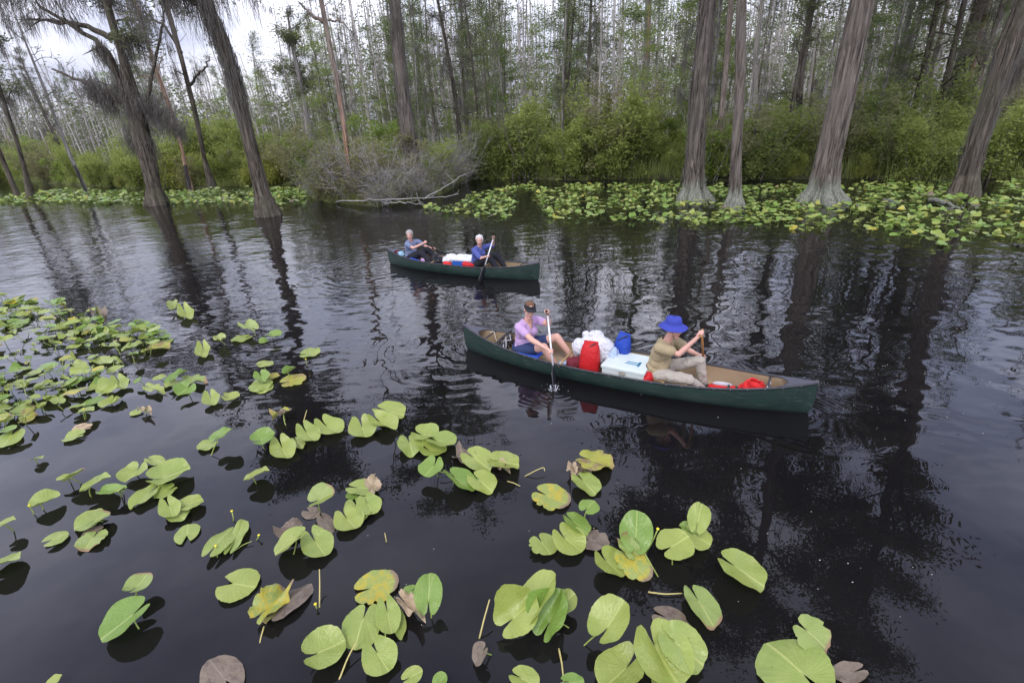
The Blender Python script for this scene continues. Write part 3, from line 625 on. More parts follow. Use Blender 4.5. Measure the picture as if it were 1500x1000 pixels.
# fallen timber at the point and in the pads
def log(name, label, cat, px, w_, m, twigs=6, seed=1, h=.12):
    rng = random.Random(seed); P = np.array([at(x, y, z) for x, y, z in px]); o = P[0].copy(); o[2] = 0; P -= o; t_ = np.linspace(0, 1, len(P)); s_ = np.linspace(0, 1, 24)
    Q = np.stack([np.interp(s_, t_, P[:, k]) for k in range(3)], 1); nr = np.random.RandomState(seed); Q[1:-1] += nr.normal(0, .02, (22, 3)); B = MB()
    B.tube(Q, np.linspace(w_, w_*.35, 24), 8)
    for k in range(twigs):
        B.tube(crook(Q[rng.randint(4, 22)], (rng.gauss(0, 1), rng.gauss(0, .5), rng.uniform(-.2, 1)), rng.uniform(.3, .9), 6, rng, .3), np.linspace(w_*.35, .008, 7), 5, False)
    return tag(B.build(name, M[m], None, o), label, cat)
log('fallen_branch', 'long pale fallen branch lying over the water at the grey twig bush', 'branch', [(492, 296, .1), (540, 293, .35), (600, 291, .45), (650, 289, .3), (672, 284, .5)], .035, 'twig_pale', 9, 5)
log('fallen_branch', 'thin bleached branch rising out of the dead twigs at the point', 'branch', [(620, 292, .3), (655, 272, .8), (682, 254, 1.3)], .03, 'twig_pale', 5, 6)
log('fallen_branch', 'low driftwood branch in front of the twig bush', 'branch', [(560, 300, .05), (580, 296, .3), (625, 300, .1)], .035, 'twig_pale', 6, 7)
log('floating_log', 'short dark log lying in pads left of the leaning right cypress', 'log', [(1296, 297, .02), (1316, 299, .06)], .16, 'bark', 0, 8)
log('floating_log', 'brown curved log at the foot of the leaning right cypress', 'log', [(1362, 292, .1), (1385, 297, .12), (1412, 306, .02)], .09, 'bark', 2, 9)
log('floating_log', 'thin dark stick in pads below the fluted cypress', 'log', [(1170, 300, .12), (1178, 306, .02)], .05, 'bark_dark', 0, 10)
# ------------------------------------------------------------------ lily pads
def padmat(name, c, c2, vein, blotch=None, bl=(.5, .62), rough=.3, edge=None):
    n = NB(name, rough, .5); uv = n.new('ShaderNodeUVMap'); sp = n.new('ShaderNodeSeparateXYZ'); n.L.new(uv.outputs[0], sp.inputs[0])
    x = n.math('SUBTRACT', sp.outputs[0], .5); y = n.math('ABSOLUTE', n.math('SUBTRACT', sp.outputs[1], .5))
    ob = n.coord('Object'); rn = n.rnd(); ad = n.new('ShaderNodeVectorMath', operation='ADD'); n.L.new(ob, ad.inputs[0])
    cm = n.new('ShaderNodeCombineXYZ'); n.L.new(n.math('MULTIPLY', rn, 37.0), cm.inputs[0]); n.L.new(n.math('MULTIPLY', rn, 91.0), cm.inputs[1]); n.L.new(cm.outputs[0], ad.inputs[1]); v = ad.outputs[0]
    f = n.noise(v, 2.2, 5, .6); cc = n.mix(n.math('MULTIPLY_ADD', f, 2.2, -.6, clamp=True), c, c2)
    cc = n.mix(n.math('MULTIPLY', rn, .4), cc, [q*k for q, k in zip(c2, (1.15, 1.05, .8))])
    # midrib, then side veins leaving it at an angle towards the tip
    wid = n.math('MULTIPLY_ADD', x, -.012, .011)
    rib = n.math('MULTIPLY', n.math('LESS_THAN', y, wid), n.math('GREATER_THAN', x, -.03))
    ribs = n.math('SMOOTH_MAX', n.math('MULTIPLY_ADD', y, -60, 1.25, clamp=True), 0, .1)
    ribs = n.math('MULTIPLY', ribs, n.math('MULTIPLY_ADD', x, 12, .6, clamp=True))
    at2 = n.math('ARCTAN2', y, n.math('ADD', x, .05)); wv = n.math('SINE', n.math('ADD', n.math('MULTIPLY', at2, 30), n.math('MULTIPLY', f, 2)))
    wv2 = n.math('MULTIPLY_ADD', wv, .5, .5); cc = n.mix(n.math('MULTIPLY', n.math('POWER', wv2, 4), .1), cc, vein); cc = n.mix(n.math('MULTIPLY', ribs, .75), cc, vein)
    if blotch:
        g = n.noise(v, 3.1, 8, .7); k = n.ramp(g, [(bl[0], (0, 0, 0)), (bl[1], (1, 1, 1))]); cc = n.mix(k, cc, blotch)
    if edge:
        r = n.math('SQRT', n.math('ADD', n.math('MULTIPLY', x, x), n.math('MULTIPLY', y, y)))
        e = n.math('MULTIPLY_ADD', n.math('ADD', r, n.math('MULTIPLY', n.noise(v, 5, 5), .22)), 14, -8.3, clamp=True); cc = n.mix(e, cc, edge)
    sp_ = n.noise(v, 22, 3, .7); cc = n.mix(n.ramp(sp_, [(.68, (0, 0, 0)), (.72, (1, 1, 1))]), cc, (.09, .06, .03))
    geo = n.new('ShaderNodeNewGeometry'); cc = n.mix(geo.outputs['Backfacing'], cc, n.mix(.4, cc, (.3, .36, .12)))
    n.base(cc); hb = n.math('ADD', n.math('MULTIPLY', wv2, .12), n.math('MULTIPLY', n.noise(v, 14, 5), 1.0)); n.bump(hb, .006)
    rr_ = n.math('MULTIPLY_ADD', n.noise(v, 3, 3), .3, rough-.14); n.L.new(rr_, n.b.inputs['Roughness'])
    t = n.new('ShaderNodeBsdfTranslucent'); n.L.new(cc, t.inputs[0]); mxs = n.new('ShaderNodeMixShader'); mxs.inputs[0].default_value = .22
    n.L.new(n.b.outputs[0], mxs.inputs[1]); n.L.new(t.outputs[0], mxs.inputs[2]); n.L.new(mxs.outputs[0], n.out.inputs[0]); return n.m
PM = {'g': padmat('pad_green', (.24, .325, .062), (.35, .42, .105), (.52, .56, .17)),
      'G': padmat('pad_deep_green', (.15, .26, .035), (.22, .34, .07), (.42, .5, .13)),
      'y': padmat('pad_yellow', (.3, .35, .06), (.42, .4, .06), (.55, .55, .12), (.3, .2, .1), (.5, .6), .4, (.4, .3, .1)),
      's': padmat('pad_spotted', (.27, .34, .08), (.34, .4, .1), (.5, .5, .15), (.5, .42, .05), (.47, .56), .4, (.28, .2, .12)),
      'b': padmat('pad_brown', (.17, .13, .095), (.25, .2, .15), (.32, .27, .2), (.12, .08, .06), (.5, .65), .5),
      'e': padmat('pad_brown_edge', (.24, .33, .08), (.3, .37, .1), (.5, .52, .16), None, rough=.35, edge=(.32, .2, .1)),
      't': padmat('pad_dry', (.42, .32, .2), (.55, .44, .3), (.6, .5, .36), (.3, .2, .12), (.5, .65), .8)}
M['stem'] = simple('pad_stem', (.3, .38, .08), .45, .3, 6); M['stalk'] = simple('dry_stalk', (.5, .42, .15), .6, .3, 8); M['petal'] = simple('yellow_bud', (.75, .62, .03), .45, .15, 9)
RT = np.array([0, 20, 45, 70, 90, 110, 130, 150, 163, 171]); RV = np.array([.60, .575, .495, .415, .375, .352, .348, .36, .345, .26])
def pad_mesh(name, fold=0.0, cup=0.0, droop=0.0, wave=.02, asp=1.0, rag=.008, seed=0, nr_=10, na=48, gap=171, bite=0, lobe=0.0, fl=0.0):
    rng = random.Random(seed); V = []; UV = []; ph = [rng.uniform(0, 6.28) for _ in range(8)]
    th = np.radians(np.linspace(-gap, gap, na)); rv = np.interp(np.degrees(np.abs(th)), RT, RV)*(1+rag*np.array([rng.gauss(0, 1) for _ in th])+.03*np.sin(3*th+ph[6])*.6)
    for b in range(bite):
        c = rng.uniform(-2.2, 2.2); rv = rv*(1-.16*np.exp(-((th-c)/.09)**2))
    for i in range(nr_+1):
        t = i/nr_; t = t if i else 0.012
        for j in range(na):
            r = rv[j]*t; x, y = r*math.cos(th[j]), r*math.sin(th[j])*asp
            z = abs(y)*fold + cup*(r/.5)**3*.12 - droop*max(x, 0)**2*1.1 + wave*math.sin(4*th[j]+ph[0])*(r/.5)**2 + wave*.7*math.sin(7*th[j]+ph[1])*(r/.5)**3
            if x < 0: z += lobe*(x*x)*2.2
            if fl: z += fl*max(0, y-.16)**1.3*2.6
            V.append((x, y, z)); UV.append((x+.5, y/asp+.5))
    Fc = [(i*na+j, (i+1)*na+j, (i+1)*na+j+1, i*na+j+1) for i in range(nr_) for j in range(na-1)]
    me = bpy.data.meshes.new(name); me.from_pydata(V, [], Fc); ul = me.uv_layers.new(name='UVMap')
    li = np.zeros(len(me.loops), dtype=np.int32); me.loops.foreach_get('vertex_index', li); ul.data.foreach_set('uv', np.array(UV)[li].ravel())
    me.polygons.foreach_set('use_smooth', [True]*len(me.polygons)); return me, np.array(V), Fc
VAR = {'a': dict(fold=.1, cup=.15, wave=.03, seed=1), 'b': dict(fold=.2, cup=.25, wave=.035, seed=2, droop=.15), 'c': dict(fold=.45, wave=.02, seed=3, asp=.95), 'd': dict(fold=-.05, droop=.35, wave=.02, seed=4, rag=.012),
       'e': dict(fold=.1, wave=.05, seed=5, rag=.02, bite=2), 'f': dict(fold=.34, cup=.5, lobe=.5, seed=6, wave=.03), 'h': dict(fold=.9, wave=.03, seed=7, asp=.9), 'i': dict(fold=.02, cup=-.15, wave=.012, seed=8, gap=160),
       'j': dict(fold=.15, wave=.06, fl=1.0, seed=9, rag=.015), 'k': dict(fold=.24, cup=.2, lobe=.8, wave=.02, seed=10, gap=172), 'm': dict(fold=.5, wave=.12, rag=.04, bite=5, seed=12), 'n': dict(fold=.06, wave=.02, seed=13, bite=3, rag=.012)}
PME = {}
def get_pad(var, mat):
    k = var+mat
    if k not in PME:
        me = pad_mesh('leaf', **VAR[var])[0]; me.materials.append(PM[mat]); PME[k] = me
    return PME[k]
SC = {'A1': (3.126, 0, 680), 'A2': (3.703, 280, 560), 'A3': (3.847, 340, 740), 'A4': (3.847, 580, 600), 'A5': (3.75, 660, 780), 'A6': (3.3325, 860, 700), 'A7': (5, 250, 420), 'A8': (3.571, 0, 420)}
def px_(reg, x, y): s_, ox, oy = SC[reg]; return ox+x/s_, oy+y/s_
# cluster: (place phrase, region, leaves). leaf: attach x,y, tip x,y, height attach, height tip, width, roll, variant, material
PADS = [
 ('in the wavy upright heap at bottom centre', 'A5', [(470, 405, 600, 205, .16, .34, .62, 25, 'c', 'g'), (600, 400, 695, 325, .1, .14, .95, 0, 'a', 'g'), (345, 468, 497, 330, .14, .27, .95, -12, 'j', 'g'), (545, 485, 640, 290, .14, .32, .62, 14, 'j', 'G')]),
 ('on upright stalk left of bottom right heap', 'A5', [(863, 518, 965, 355, .2, .3, 1.0, 8, 'f', 'g')]),
 ('beside a dry stalk at bottom centre', 'A5', [(176, 652, 125, 722, .1, .03, 1.5, -10, 'c', 'b')]),
 ('cut by the bottom edge below the wavy heap', 'A5', [(385, 795, 500, 850, .03, .03, .9, 5, 'b', 'g'), (650, 820, 748, 835, .04, .05, .9, 0, 'a', 'G'), (590, 850, 560, 880, .03, .03, .9, 0, 'a', 'g')]),
 ('in the large overlapping heap at bottom right', 'A5', [(965, 740, 815, 880, .05, .03, 1.05, -8, 'f', 'g'), (1125, 625, 1270, 880, .14, .04, .85, 6, 'f', 'g'), (1235, 600, 1420, 745, .16, .07, .85, -8, 'b', 'g'), (1185, 475, 1345, 545, .012, .012, .7, 0, 'd', 'b'), (1160, 800, 1200, 900, .02, .02, 1, 0, 'b', 'g')]),
 ('long and alone right of the yellow stalk', 'A5', [(1360, 370, 1470, 545, .06, .05, .62, 6, 'b', 'e')]),
 ('drifting alone right of the bottom right heap', 'A6', [(722, 430, 893, 540, .1, .04, .62, 14, 'b', 'g')]),
 ('in the cluster with the tall bud right of centre', 'A6', [(238, 292, 245, 143, .22, .34, .95, 0, 'a', 'G'), (212, 350, 150, 270, .16, .24, .7, 20, 'm', 'e'), (95, 405, 190, 492, .07, .03, 1.0, 12, 'f', 'g'), (205, 395, 318, 508, .1, .04, .72, -10, 'n', 's')]),
 ('in the small upright group near the right', 'A6', [(410, 335, 507, 280, .15, .17, 1.15, -6, 'a', 'g'), (540, 215, 565, 108, .24, .34, .9, -6, 'b', 'g'), (520, 275, 615, 335, .1, .05, 1.1, 0, 'a', 'g'), (515, 250, 440, 228, .1, .12, .6, 10, 'b', 'G')]),
 ('in the pair at the lower right corner', 'A6', [(1050, 965, 855, 775, .06, .05, 1.0, 6, 'd', 'g'), (1075, 745, 1195, 845, .11, .06, .95, -10, 'e', 'e'), (1300, 945, 1180, 985, .012, .012, .9, 0, 'a', 'b')]),
 ('in the ring of leaves below the mossy reflection', 'A4', [(75, 185, 105, 268, .05, .03, 1.15, 8, 'b', 'g'), (150, 140, 250, 150, .05, .05, 1.0, 0, 'f', 'g'), (190, 225, 292, 245, .02, .02, .9, 0, 'k', 'g'), (235, 175, 338, 205, .08, .07, 1.0, 10, 'c', 'g'), (212, 315, 155, 388, .16, .12, 1.1, -5, 'k', 'G')]),
 ('around the dead brown leaf below the canoe stern', 'A4', [(335, 385, 440, 478, .1, .04, .8, 22, 'c', 'G'), (440, 270, 550, 345, .08, .04, .95, -6, 'b', 'g'), (468, 395, 560, 468, .06, .03, 1.0, 0, 'b', 'g'), (400, 290, 322, 248, .015, .015, 1.0, 0, 'm', 'b')]),
 ('lifted beside a withered leaf below the canoe', 'A4', [(578, 290, 713, 308, .1, .06, .8, 12, 'b', 'g'), (570, 320, 650, 362, .02, .02, .5, 0, 'm', 't')]),
 ('alone right of the withered leaf', 'A4', [(848, 480, 990, 540, .04, .02, .85, 0, 'n', 's')]),
 ('in the short column below the red bag reflection', 'A4', [(1092, 290, 1238, 330, .04, .03, .7, 10, 'e', 'y'), (1040, 335, 1095, 372, .03, .03, 1.1, 0, 'm', 'b'), (990, 330, 985, 395, .05, .03, .8, 15, 'm', 't'), (1055, 400, 1140, 485, .06, .03, .9, 12, 'b', 'g'), (1080, 550, 1125, 500, .16, .18, 1.7, 0, 'd', 'G')]),
 ('in the row of four right of centre', 'A4', [(998, 628, 1098, 710, .1, .04, .6, 20, 'b', 'G'), (820, 742, 880, 825, .05, .03, 1.1, 8, 'n', 'g'), (955, 725, 1065, 815, .07, .03, 1.0, -4, 'k', 'g'), (1090, 740, 1215, 765, .015, .015, .75, 0, 'e', 'b')]),
 ('in the pair left of the dry stalk', 'A3', [(470, 205, 540, 302, .06, .03, 1.1, 0, 'k', 'g'), (362, 190, 228, 292, .12, .06, .75, -18, 'c', 'g'), (352, 138, 240, 205, .015, .015, .42, 0, 'm', 'b'), (520, 88, 570, 160, .015, .015, .85, 0, 'd', 'b')]),
 ('flat and worn near the bottom centre', 'A3', [(778, 467, 958, 415, .02, .02, .85, 0, 'n', 's')]),
 ('on a bent stalk at bottom centre', 'A3', [(1108, 530, 1112, 358, .16, .3, .8, 0, 'b', 'G'), (1012, 482, 955, 530, .05, .04, .9, 0, 'a', 'G'), (985, 572, 1095, 680, .03, .02, .4, 0, 'm', 't')]),
 ('in the heap of five near bottom centre', 'A3', [(742, 645, 680, 828, .04, .03, .95, 0, 'd', 'g'), (485, 830, 655, 755, .07, .04, 1.05, -10, 'f', 'g'), (875, 600, 905, 745, .09, .04, .85, 0, 'k', 'g'), (935, 640, 962, 765, .03, .02, .55, 0, 'b', 'g'), (820, 832, 895, 955, .07, .03, 1.1, -5, 'k', 'g')]),
 ('in the yellow and brown pair near bottom left', 'A3', [(195, 585, 340, 442, .06, .05, .62, -12, 'm', 's'), (230, 580, 170, 665, .03, .02, .7, 0, 'e', 'y'), (300, 570, 465, 418, .04, .04, .42, 0, 'd', 'b')]),
 ('at the bottom edge right of the heap of five', 'A3', [(1000, 970, 1085, 925, .05, .07, .95, -20, 'c', 'g'), (1165, 1000, 1215, 945, .05, .07, 1.0, 10, 'c', 'G')]),
 ('at lower left with the withered flower', 'A3', [(5, 440, 148, 460, .04, .03, 1.15, 0, 'i', 'g')]),
 ('cut by the bottom edge at lower left', 'A1', [(1035, 990, 950, 880, .012, .012, 1.1, 0, 'i', 'b')]),
 ('in the chain of leaves below the dark crown reflection', 'A2', [(495, 355, 532, 428, .04, .03, 1.25, 0, 'k', 'g'), (628, 272, 682, 330, .06, .03, 1.1, 0, 'k', 'g'), (738, 238, 815, 285, .06, .03, 1.1, 0, 'k', 'g'), (575, 320, 615, 365, .02, .02, .9, 0, 'a', 'g')]),
 ('in the chain of three below the canoe stern wake', 'A2', [(928, 242, 955, 312, .05, .03, 1.5, 0, 'k', 'g'), (1028, 215, 1125, 265, .06, .03, .9, 0, 'f', 'g'), (1055, 150, 1172, 178, .06, .04, .8, 0, 'b', 'g')]),
 ('on a thin stalk left of the chain', 'A2', [(376, 312, 462, 268, .14, .16, 1.25, -8, 'f', 'G')]),
 ('in the pair with the black mirrored leaf', 'A2', [(152, 292, 217, 238, .2, .22, .9, 14, 'b', 'G'), (102, 332, 28, 372, .03, .02, 1.0, 0, 'a', 'g')]),
 ('tilted and alone left of the chain', 'A2', [(335, 510, 433, 460, .1, .12, .62, 22, 'b', 'g')]),
 ('in the crowded chain at lower centre left', 'A2', [(958, 658, 1000, 725, .06, .03, 1.25, 0, 'k', 'g'), (905, 570, 1025, 580, .05, .04, .7, 0, 'a', 'g'), (848, 740, 905, 805, .04, .03, 1.4, 0, 'k', 'g'), (900, 670, 950, 760, .03, .02, 1.1, 0, 'a', 'g'), (880, 610, 835, 630, .02, .02, .9, 0, 'a', 'G')]),
 ('curling above the crowded chain', 'A2', [(985, 565, 950, 500, .1, .22, 1.0, 0, 'm', 't')]),
 ('folded beside the crowded chain', 'A2', [(692, 638, 795, 592, .13, .17, .9, -10, 'h', 'e'), (640, 700, 690, 730, .01, .01, 1.1, 0, 'i', 'b')]),
 ('with yellow buds at lower left centre', 'A2', [(140, 885, 240, 760, .06, .05, .68, -6, 'd', 'g'), (235, 865, 300, 738, .03, .03, .6, 0, 'a', 'g')]),
 ('withered on the dark crown reflection', 'A2', [(500, 168, 552, 140, .12, .12, .5, 0, 'c', 'b'), (500, 168, 428, 192, .1, .05, .35, 0, 'm', 'y')]),
 ('in the pair below the leftmost heap', 'A2', [(205, 82, 270, 78, .05, .04, 1.2, 0, 'k', 'g'), (108, 88, 120, 135, .05, .03, 1.5, 0, 'k', 'g'), (382, 5, 402, 60, .02, .02, 1.4, 0, 'i', 'g')]),
 ('in the stack of three at left', 'A1', [(775, 195, 800, 250, .08, .05, 1.3, 0, 'k', 'g'), (855, 325, 862, 265, .02, .02, 1.5, 0, 'i', 'g'), (858, 185, 938, 150, .06, .05, 1.0, 0, 'b', 'g'), (770, 118, 695, 160, .04, .03, .8, 0, 'b', 'g'), (800, 215, 855, 260, .03, .02, 1.1, 0, 'a', 'g')]),
 ('in the pale spread above the stack of three', 'A1', [(625, 30, 568, 92, .06, .03, 1.1, 0, 'f', 'g'), (748, 62, 888, 15, .06, .05, .9, 0, 'f', 'g'), (752, 66, 688, 98, .05, .04, 1.1, 0, 'a', 'g'), (700, -20, 760, 0, .04, .03, .9, 0, 'a', 'g')]),
 ('half sunk left of the stack of three', 'A1', [(685, 138, 590, 218, .02, .008, .55, 0, 'b', 'g')]),
 ('on short stalks left of the half sunk leaf', 'A1', [(530, 118, 562, 88, .14, .15, 1.3, 14, 'd', 'g'), (530, 118, 430, 125, .13, .13, .5, 10, 'b', 'G'), (415, 98, 515, 38, .12, .16, .65, 16, 'b', 'g'), (325, 62, 398, 18, .12, .16, .75, 24, 'c', 'e'), (310, 60, 252, 72, .11, .1, .4, 24, 'c', 'g')]),
 ('beside a yellow bud at the left', 'A1', [(188, 182, 292, 140, .06, .06, .75, 0, 'h', 'g')]),
 ('in the loose row of three at lower left', 'A1', [(237, 345, 323, 308, .04, .03, 1.1, 0, 'i', 'g'), (430, 248, 322, 308, .05, .03, .65, 0, 'b', 'g'), (432, 258, 508, 212, .08, .07, .75, 0, 'c', 'e'), (430, 335, 378, 402, .03, .02, 1.2, 0, 'e', 'e'), (440, 310, 362, 345, .02, .02, .7, 0, 'a', 'b')]),
 ('at the left edge above the dark reflection', 'A1', [(15, 272, 78, 240, .14, .15, .95, 12, 'b', 'g'), (-15, 462, 108, 412, .08, .1, .75, 22, 'b', 'g')]),
 ('in the touching pair alone at lower left', 'A1', [(625, 560, 690, 488, .12, .14, 1.15, 0, 'k', 'e'), (607, 688, 445, 822, .1, .05, .68, -6, 'c', 'G')]),
 ('cut by the bottom edge at far left', 'A1', [(235, 1010, 280, 950, .04, .06, .9, 15, 'b', 'g')]),
 ('floating singly left of the canoes', 'A7', [(20, 152, 25, 104, .1, .13, 1.2, 0, 'c', 'g'), (112, 200, 142, 255, .04, .03, 1.4, 0, 'k', 'g'), (365, 392, 350, 350, .1, .12, 1.5, 0, 'k', 'g'), (240, 470, 242, 535, .03, .02, 1.3, 0, 'k', 'g'), (592, 300, 508, 262, .14, .14, .55, 10, 'b', 'g'), (742, 350, 808, 362, .12, .1, 1.2, 0, 'c', 'G'), (540, 375, 438, 412, .01, .01, .6, 0, 'a', 'g'), (1000, 490, 1112, 470, .01, .01, .6, 0, 'a', 'g'), (690, 395, 640, 410, .02, .02, .8, 20, 'c', 'G')]),
 ('in the knot of leaves left of the stern', 'A7', [(672, 562, 758, 535, .16, .16, 1.1, 0, 'd', 'g'), (664, 655, 695, 705, .1, .06, 1.5, 0, 'f', 'G'), (672, 712, 600, 778, .03, .02, 1.1, 0, 'n', 'g'), (740, 662, 805, 638, .03, .03, .8, 0, 'b', 'y'), (858, 628, 922, 595, .08, .07, .7, 0, 'h', 'G'), (872, 692, 1008, 655, .02, .02, .75, 0, 'n', 'y')]),
 ('in the tight group right of the leaf bed', 'A7', [(122, 742, 45, 805, .12, .08, 1.1, 20, 'f', 'G'), (22, 670, 112, 600, .14, .14, .7, 6, 'b', 'G'), (132, 690, 270, 700, .04, .03, .7, 0, 'e', 'e'), (20, 700, -40, 740, .08, .06, .9, 0, 'b', 'g')]),
 ('on the open water in front of the leaf bed', 'A8', [(730, 490, 700, 512, .1, .06, 2, 0, 'f', 'G'), (625, 505, 645, 545, .05, .03, 1.7, 0, 'k', 'g'), (830, 480, 872, 458, .1, .1, .9, 0, 'b', 'g'), (790, 535, 862, 560, .04, .02, .8, 0, 'e', 'g'), (578, 600, 515, 635, .04, .02, 1.1, 0, 'k', 'g'), (600, 600, 630, 570, .04, .04, 1.0, 0, 'b', 'g'), (500, 600, 420, 615, .04, .03, .7, 0, 'a', 'G'), (715, 650, 690, 675, .03, .02, 1.2, 0, 'i', 'g'), (750, 645, 790, 660, .06, .05, 1.0, 20, 'm', 't'), (435, 650, 502, 636, .12, .12, 1.0, 8, 'b', 'g'), (402, 778, 315, 800, .03, .02, .62, 6, 'b', 'g'), (440, 745, 350, 765, .01, .01, .5, 0, 'b', 't'), (62, 775, 5, 845, .1, .06, 1.15, 0, 'i', 'g'), (45, 690, 0, 700, .06, .05, 1.0, 0, 'b', 'g'), (185, 900, 232, 888, .06, .07, 1.1, 20, 'b', 'g'), (222, 628, 168, 650, .08, .04, 1.2, 0, 'f', 'g'), (512, 455, 550, 430, .1, .1, 1.6, 10, 'f', 'G'), (520, 385, 600, 400, .03, .02, .9, 0, 'a', 'g'), (430, 222, 550, 215, .03, .02, .6, 0, 'a', 'g'), (520, 165, 555, 195, .05, .03, .8, 10, 'm', 'b'), (475, 128, 525, 118, .14, .14, .9, 0, 'c', 'g'), (300, 80, 322, 60, .2, .26, .9, 20, 'b', 'G'), (275, 90, 240, 70, .18, .22, .8, -10, 'b', 'G'), (325, 95, 340, 110, .1, .05, .7, 0, 'm', 'y'), (690, 240, 722, 215, .14, .16, 1.0, 20, 'b', 'G'), (700, 205, 645, 200, .12, .12, .6, 0, 'b', 'G'), (800, 205, 830, 195, .14, .14, 1.2, 0, 'c', 'G'), (690, 355, 728, 350, .16, .16, 1.7, 10, 'f', 'G'), (700, 310, 750, 285, .14, .14, .8, 0, 'b', 'g'), (600, 310, 550, 305, .1, .1, .8, 0, 'b', 'g'), (820, 235, 875, 220, .1, .1, .7, 0, 'd', 'G'), (850, 255, 895, 250, .1, .1, .9, 0, 'd', 'G'), (810, 325, 905, 315, .01, .01, .55, 0, 'b', 'y'), (660, 320, 690, 290, .12, .14, .8, 20, 'b', 'g')]),
]
LOOK = {'g': 'light green', 'G': 'deep green', 'y': 'yellowing', 's': 'yellow spotted', 'b': 'brown', 'e': 'brown edged green', 't': 'withered tan'}
ORD = ['leftmost', 'second', 'third', 'fourth', 'fifth', 'sixth', 'seventh', 'eighth', 'ninth', 'tenth', 'eleventh', 'twelfth', 'thirteenth', 'fourteenth', 'fifteenth', 'sixteenth', 'seventeenth', 'eighteenth', 'nineteenth', 'twentieth', 'twenty-first', 'twenty-second', 'twenty-third', 'twenty-fourth']
LABS = set()
def pjx(p):
    q_ = np.array(p)-np.array([0, 0, HCAM]); w_ = q_.dot(_f); return np.array([750+F*q_.dot(CR)/w_, 500-F*q_.dot(CU)/w_])
def uniq(l):
    k = l; i = 2
    LABS.add(k); return k
def stem_obj(A, rng, parent=None, o=None, name='stem', r=.0055, lean=.5, mat='stem'):
    A = np.array(A); dx, dy = rng.gauss(0, lean)*A[2], rng.gauss(.1, lean)*A[2]; B = np.array([A[0]+dx, A[1]+dy, -.04]); m_ = (A+B)/2+np.array([rng.gauss(0, .1)*A[2], rng.gauss(0, .1)*A[2], .1*A[2]])
    P = np.array([(1-t)**2*A+2*t*(1-t)*m_+t*t*B for t in np.linspace(0, 1, 8)])-(o if o is not None else 0)
    return MB().tube(P, r, 6).build(name, M[mat], parent)
def place_pad(A, T, wsc, roll, var, mat, label, group, rng, stem=True):
    e1 = T-A; L = np.linalg.norm(e1); e1 = e1/L; L /= .67
    n = np.array([0, 0, 1.0])-e1[2]*e1; n /= np.linalg.norm(n); c = np.cross(n, e1); r = rad(roll); n2 = n*math.cos(r)+c*math.sin(r); e2 = np.cross(n2, e1)
    o = np.array([A[0], A[1], 0.0]); root = empty('lily_pad', o, 0, label, 'lily pad', group)
    lf = bpy.data.objects.new('leaf', get_pad(var, mat)); col.objects.link(lf); lf.parent = root
    pA, pT, pS = pjx(A), pjx(T), pjx(A+e2*.05); wsc = float(np.clip(wsc*(1.22 if wsc > 1.05 else 1)*(np.linalg.norm(pT-pA)/np.linalg.norm(T-A))/(np.linalg.norm(pS-pA)/.05), .45, 1.35)); lift = .004
    # a rolled or drooping leaf must not dip into the water
    me = PMV.setdefault(var, pad_mesh('t', **{**VAR[var], 'nr_': 4, 'na': 24})[1]); W = (me[:, 0:1]*e1+me[:, 1:2]*wsc*e2+me[:, 2:3]*n2)*L
    zmin = (W[:, 2]+A[2]).min(); dz = max(0, lift-zmin) if zmin > -.12 else .1
    if A[2] < .025: dz = min(dz, .02)
    Mx = Matrix(((e1[0]*L, e2[0]*L*wsc, n2[0]*L, 0), (e1[1]*L, e2[1]*L*wsc, n2[1]*L, 0), (e1[2]*L, e2[2]*L*wsc, n2[2]*L, A[2]+dz), (0, 0, 0, 1)))
    lf.matrix_local = Mx
    if stem and A[2] > .05: stem_obj((A[0], A[1], A[2]+dz), rng, root, o)
    return root
PMV = {}
def short(l):
    for a_ in (' overlapping', 'the ', ' on a thin'):
        if len(l.split()) > 16: l = l.replace(a_, '' if a_ == 'the ' else ' ' if a_[0] == ' ' and False else '', )
    return ' '.join(l.split())
rng = random.Random(77); hero_pts = []; npad = 0
for ph_, reg, lst in PADS:
    bym = {}
    order = sorted(range(len(lst)), key=lambda i: lst[i][0]+lst[i][2])
    for i in order: bym.setdefault(lst[i][9], []).append(i)
    for mt, ids in bym.items():
        for k, i in enumerate(ids):
            ax, ay, tx, ty, za, zt, ws, ro, var, mt_ = lst[i]
            za *= 1.0; pa, pt = px_(reg, ax, ay), px_(reg, tx, ty); A, T = at(*pa, za), at(*pt, zt)
            if len(ids) == 1: lb = f'{LOOK[mt]} lily pad {ph_}'
            else:
                od = ORD[k]+(' from left' if k else ''); lb = f'{LOOK[mt]} lily pad {ph_}, {od}'
            place_pad(A, T, ws, ro, var, mt, short(lb), 'broad floating lily pads in the foreground', rng); npad += 1; hero_pts.append(((A+T)/2, np.linalg.norm(T-A)))
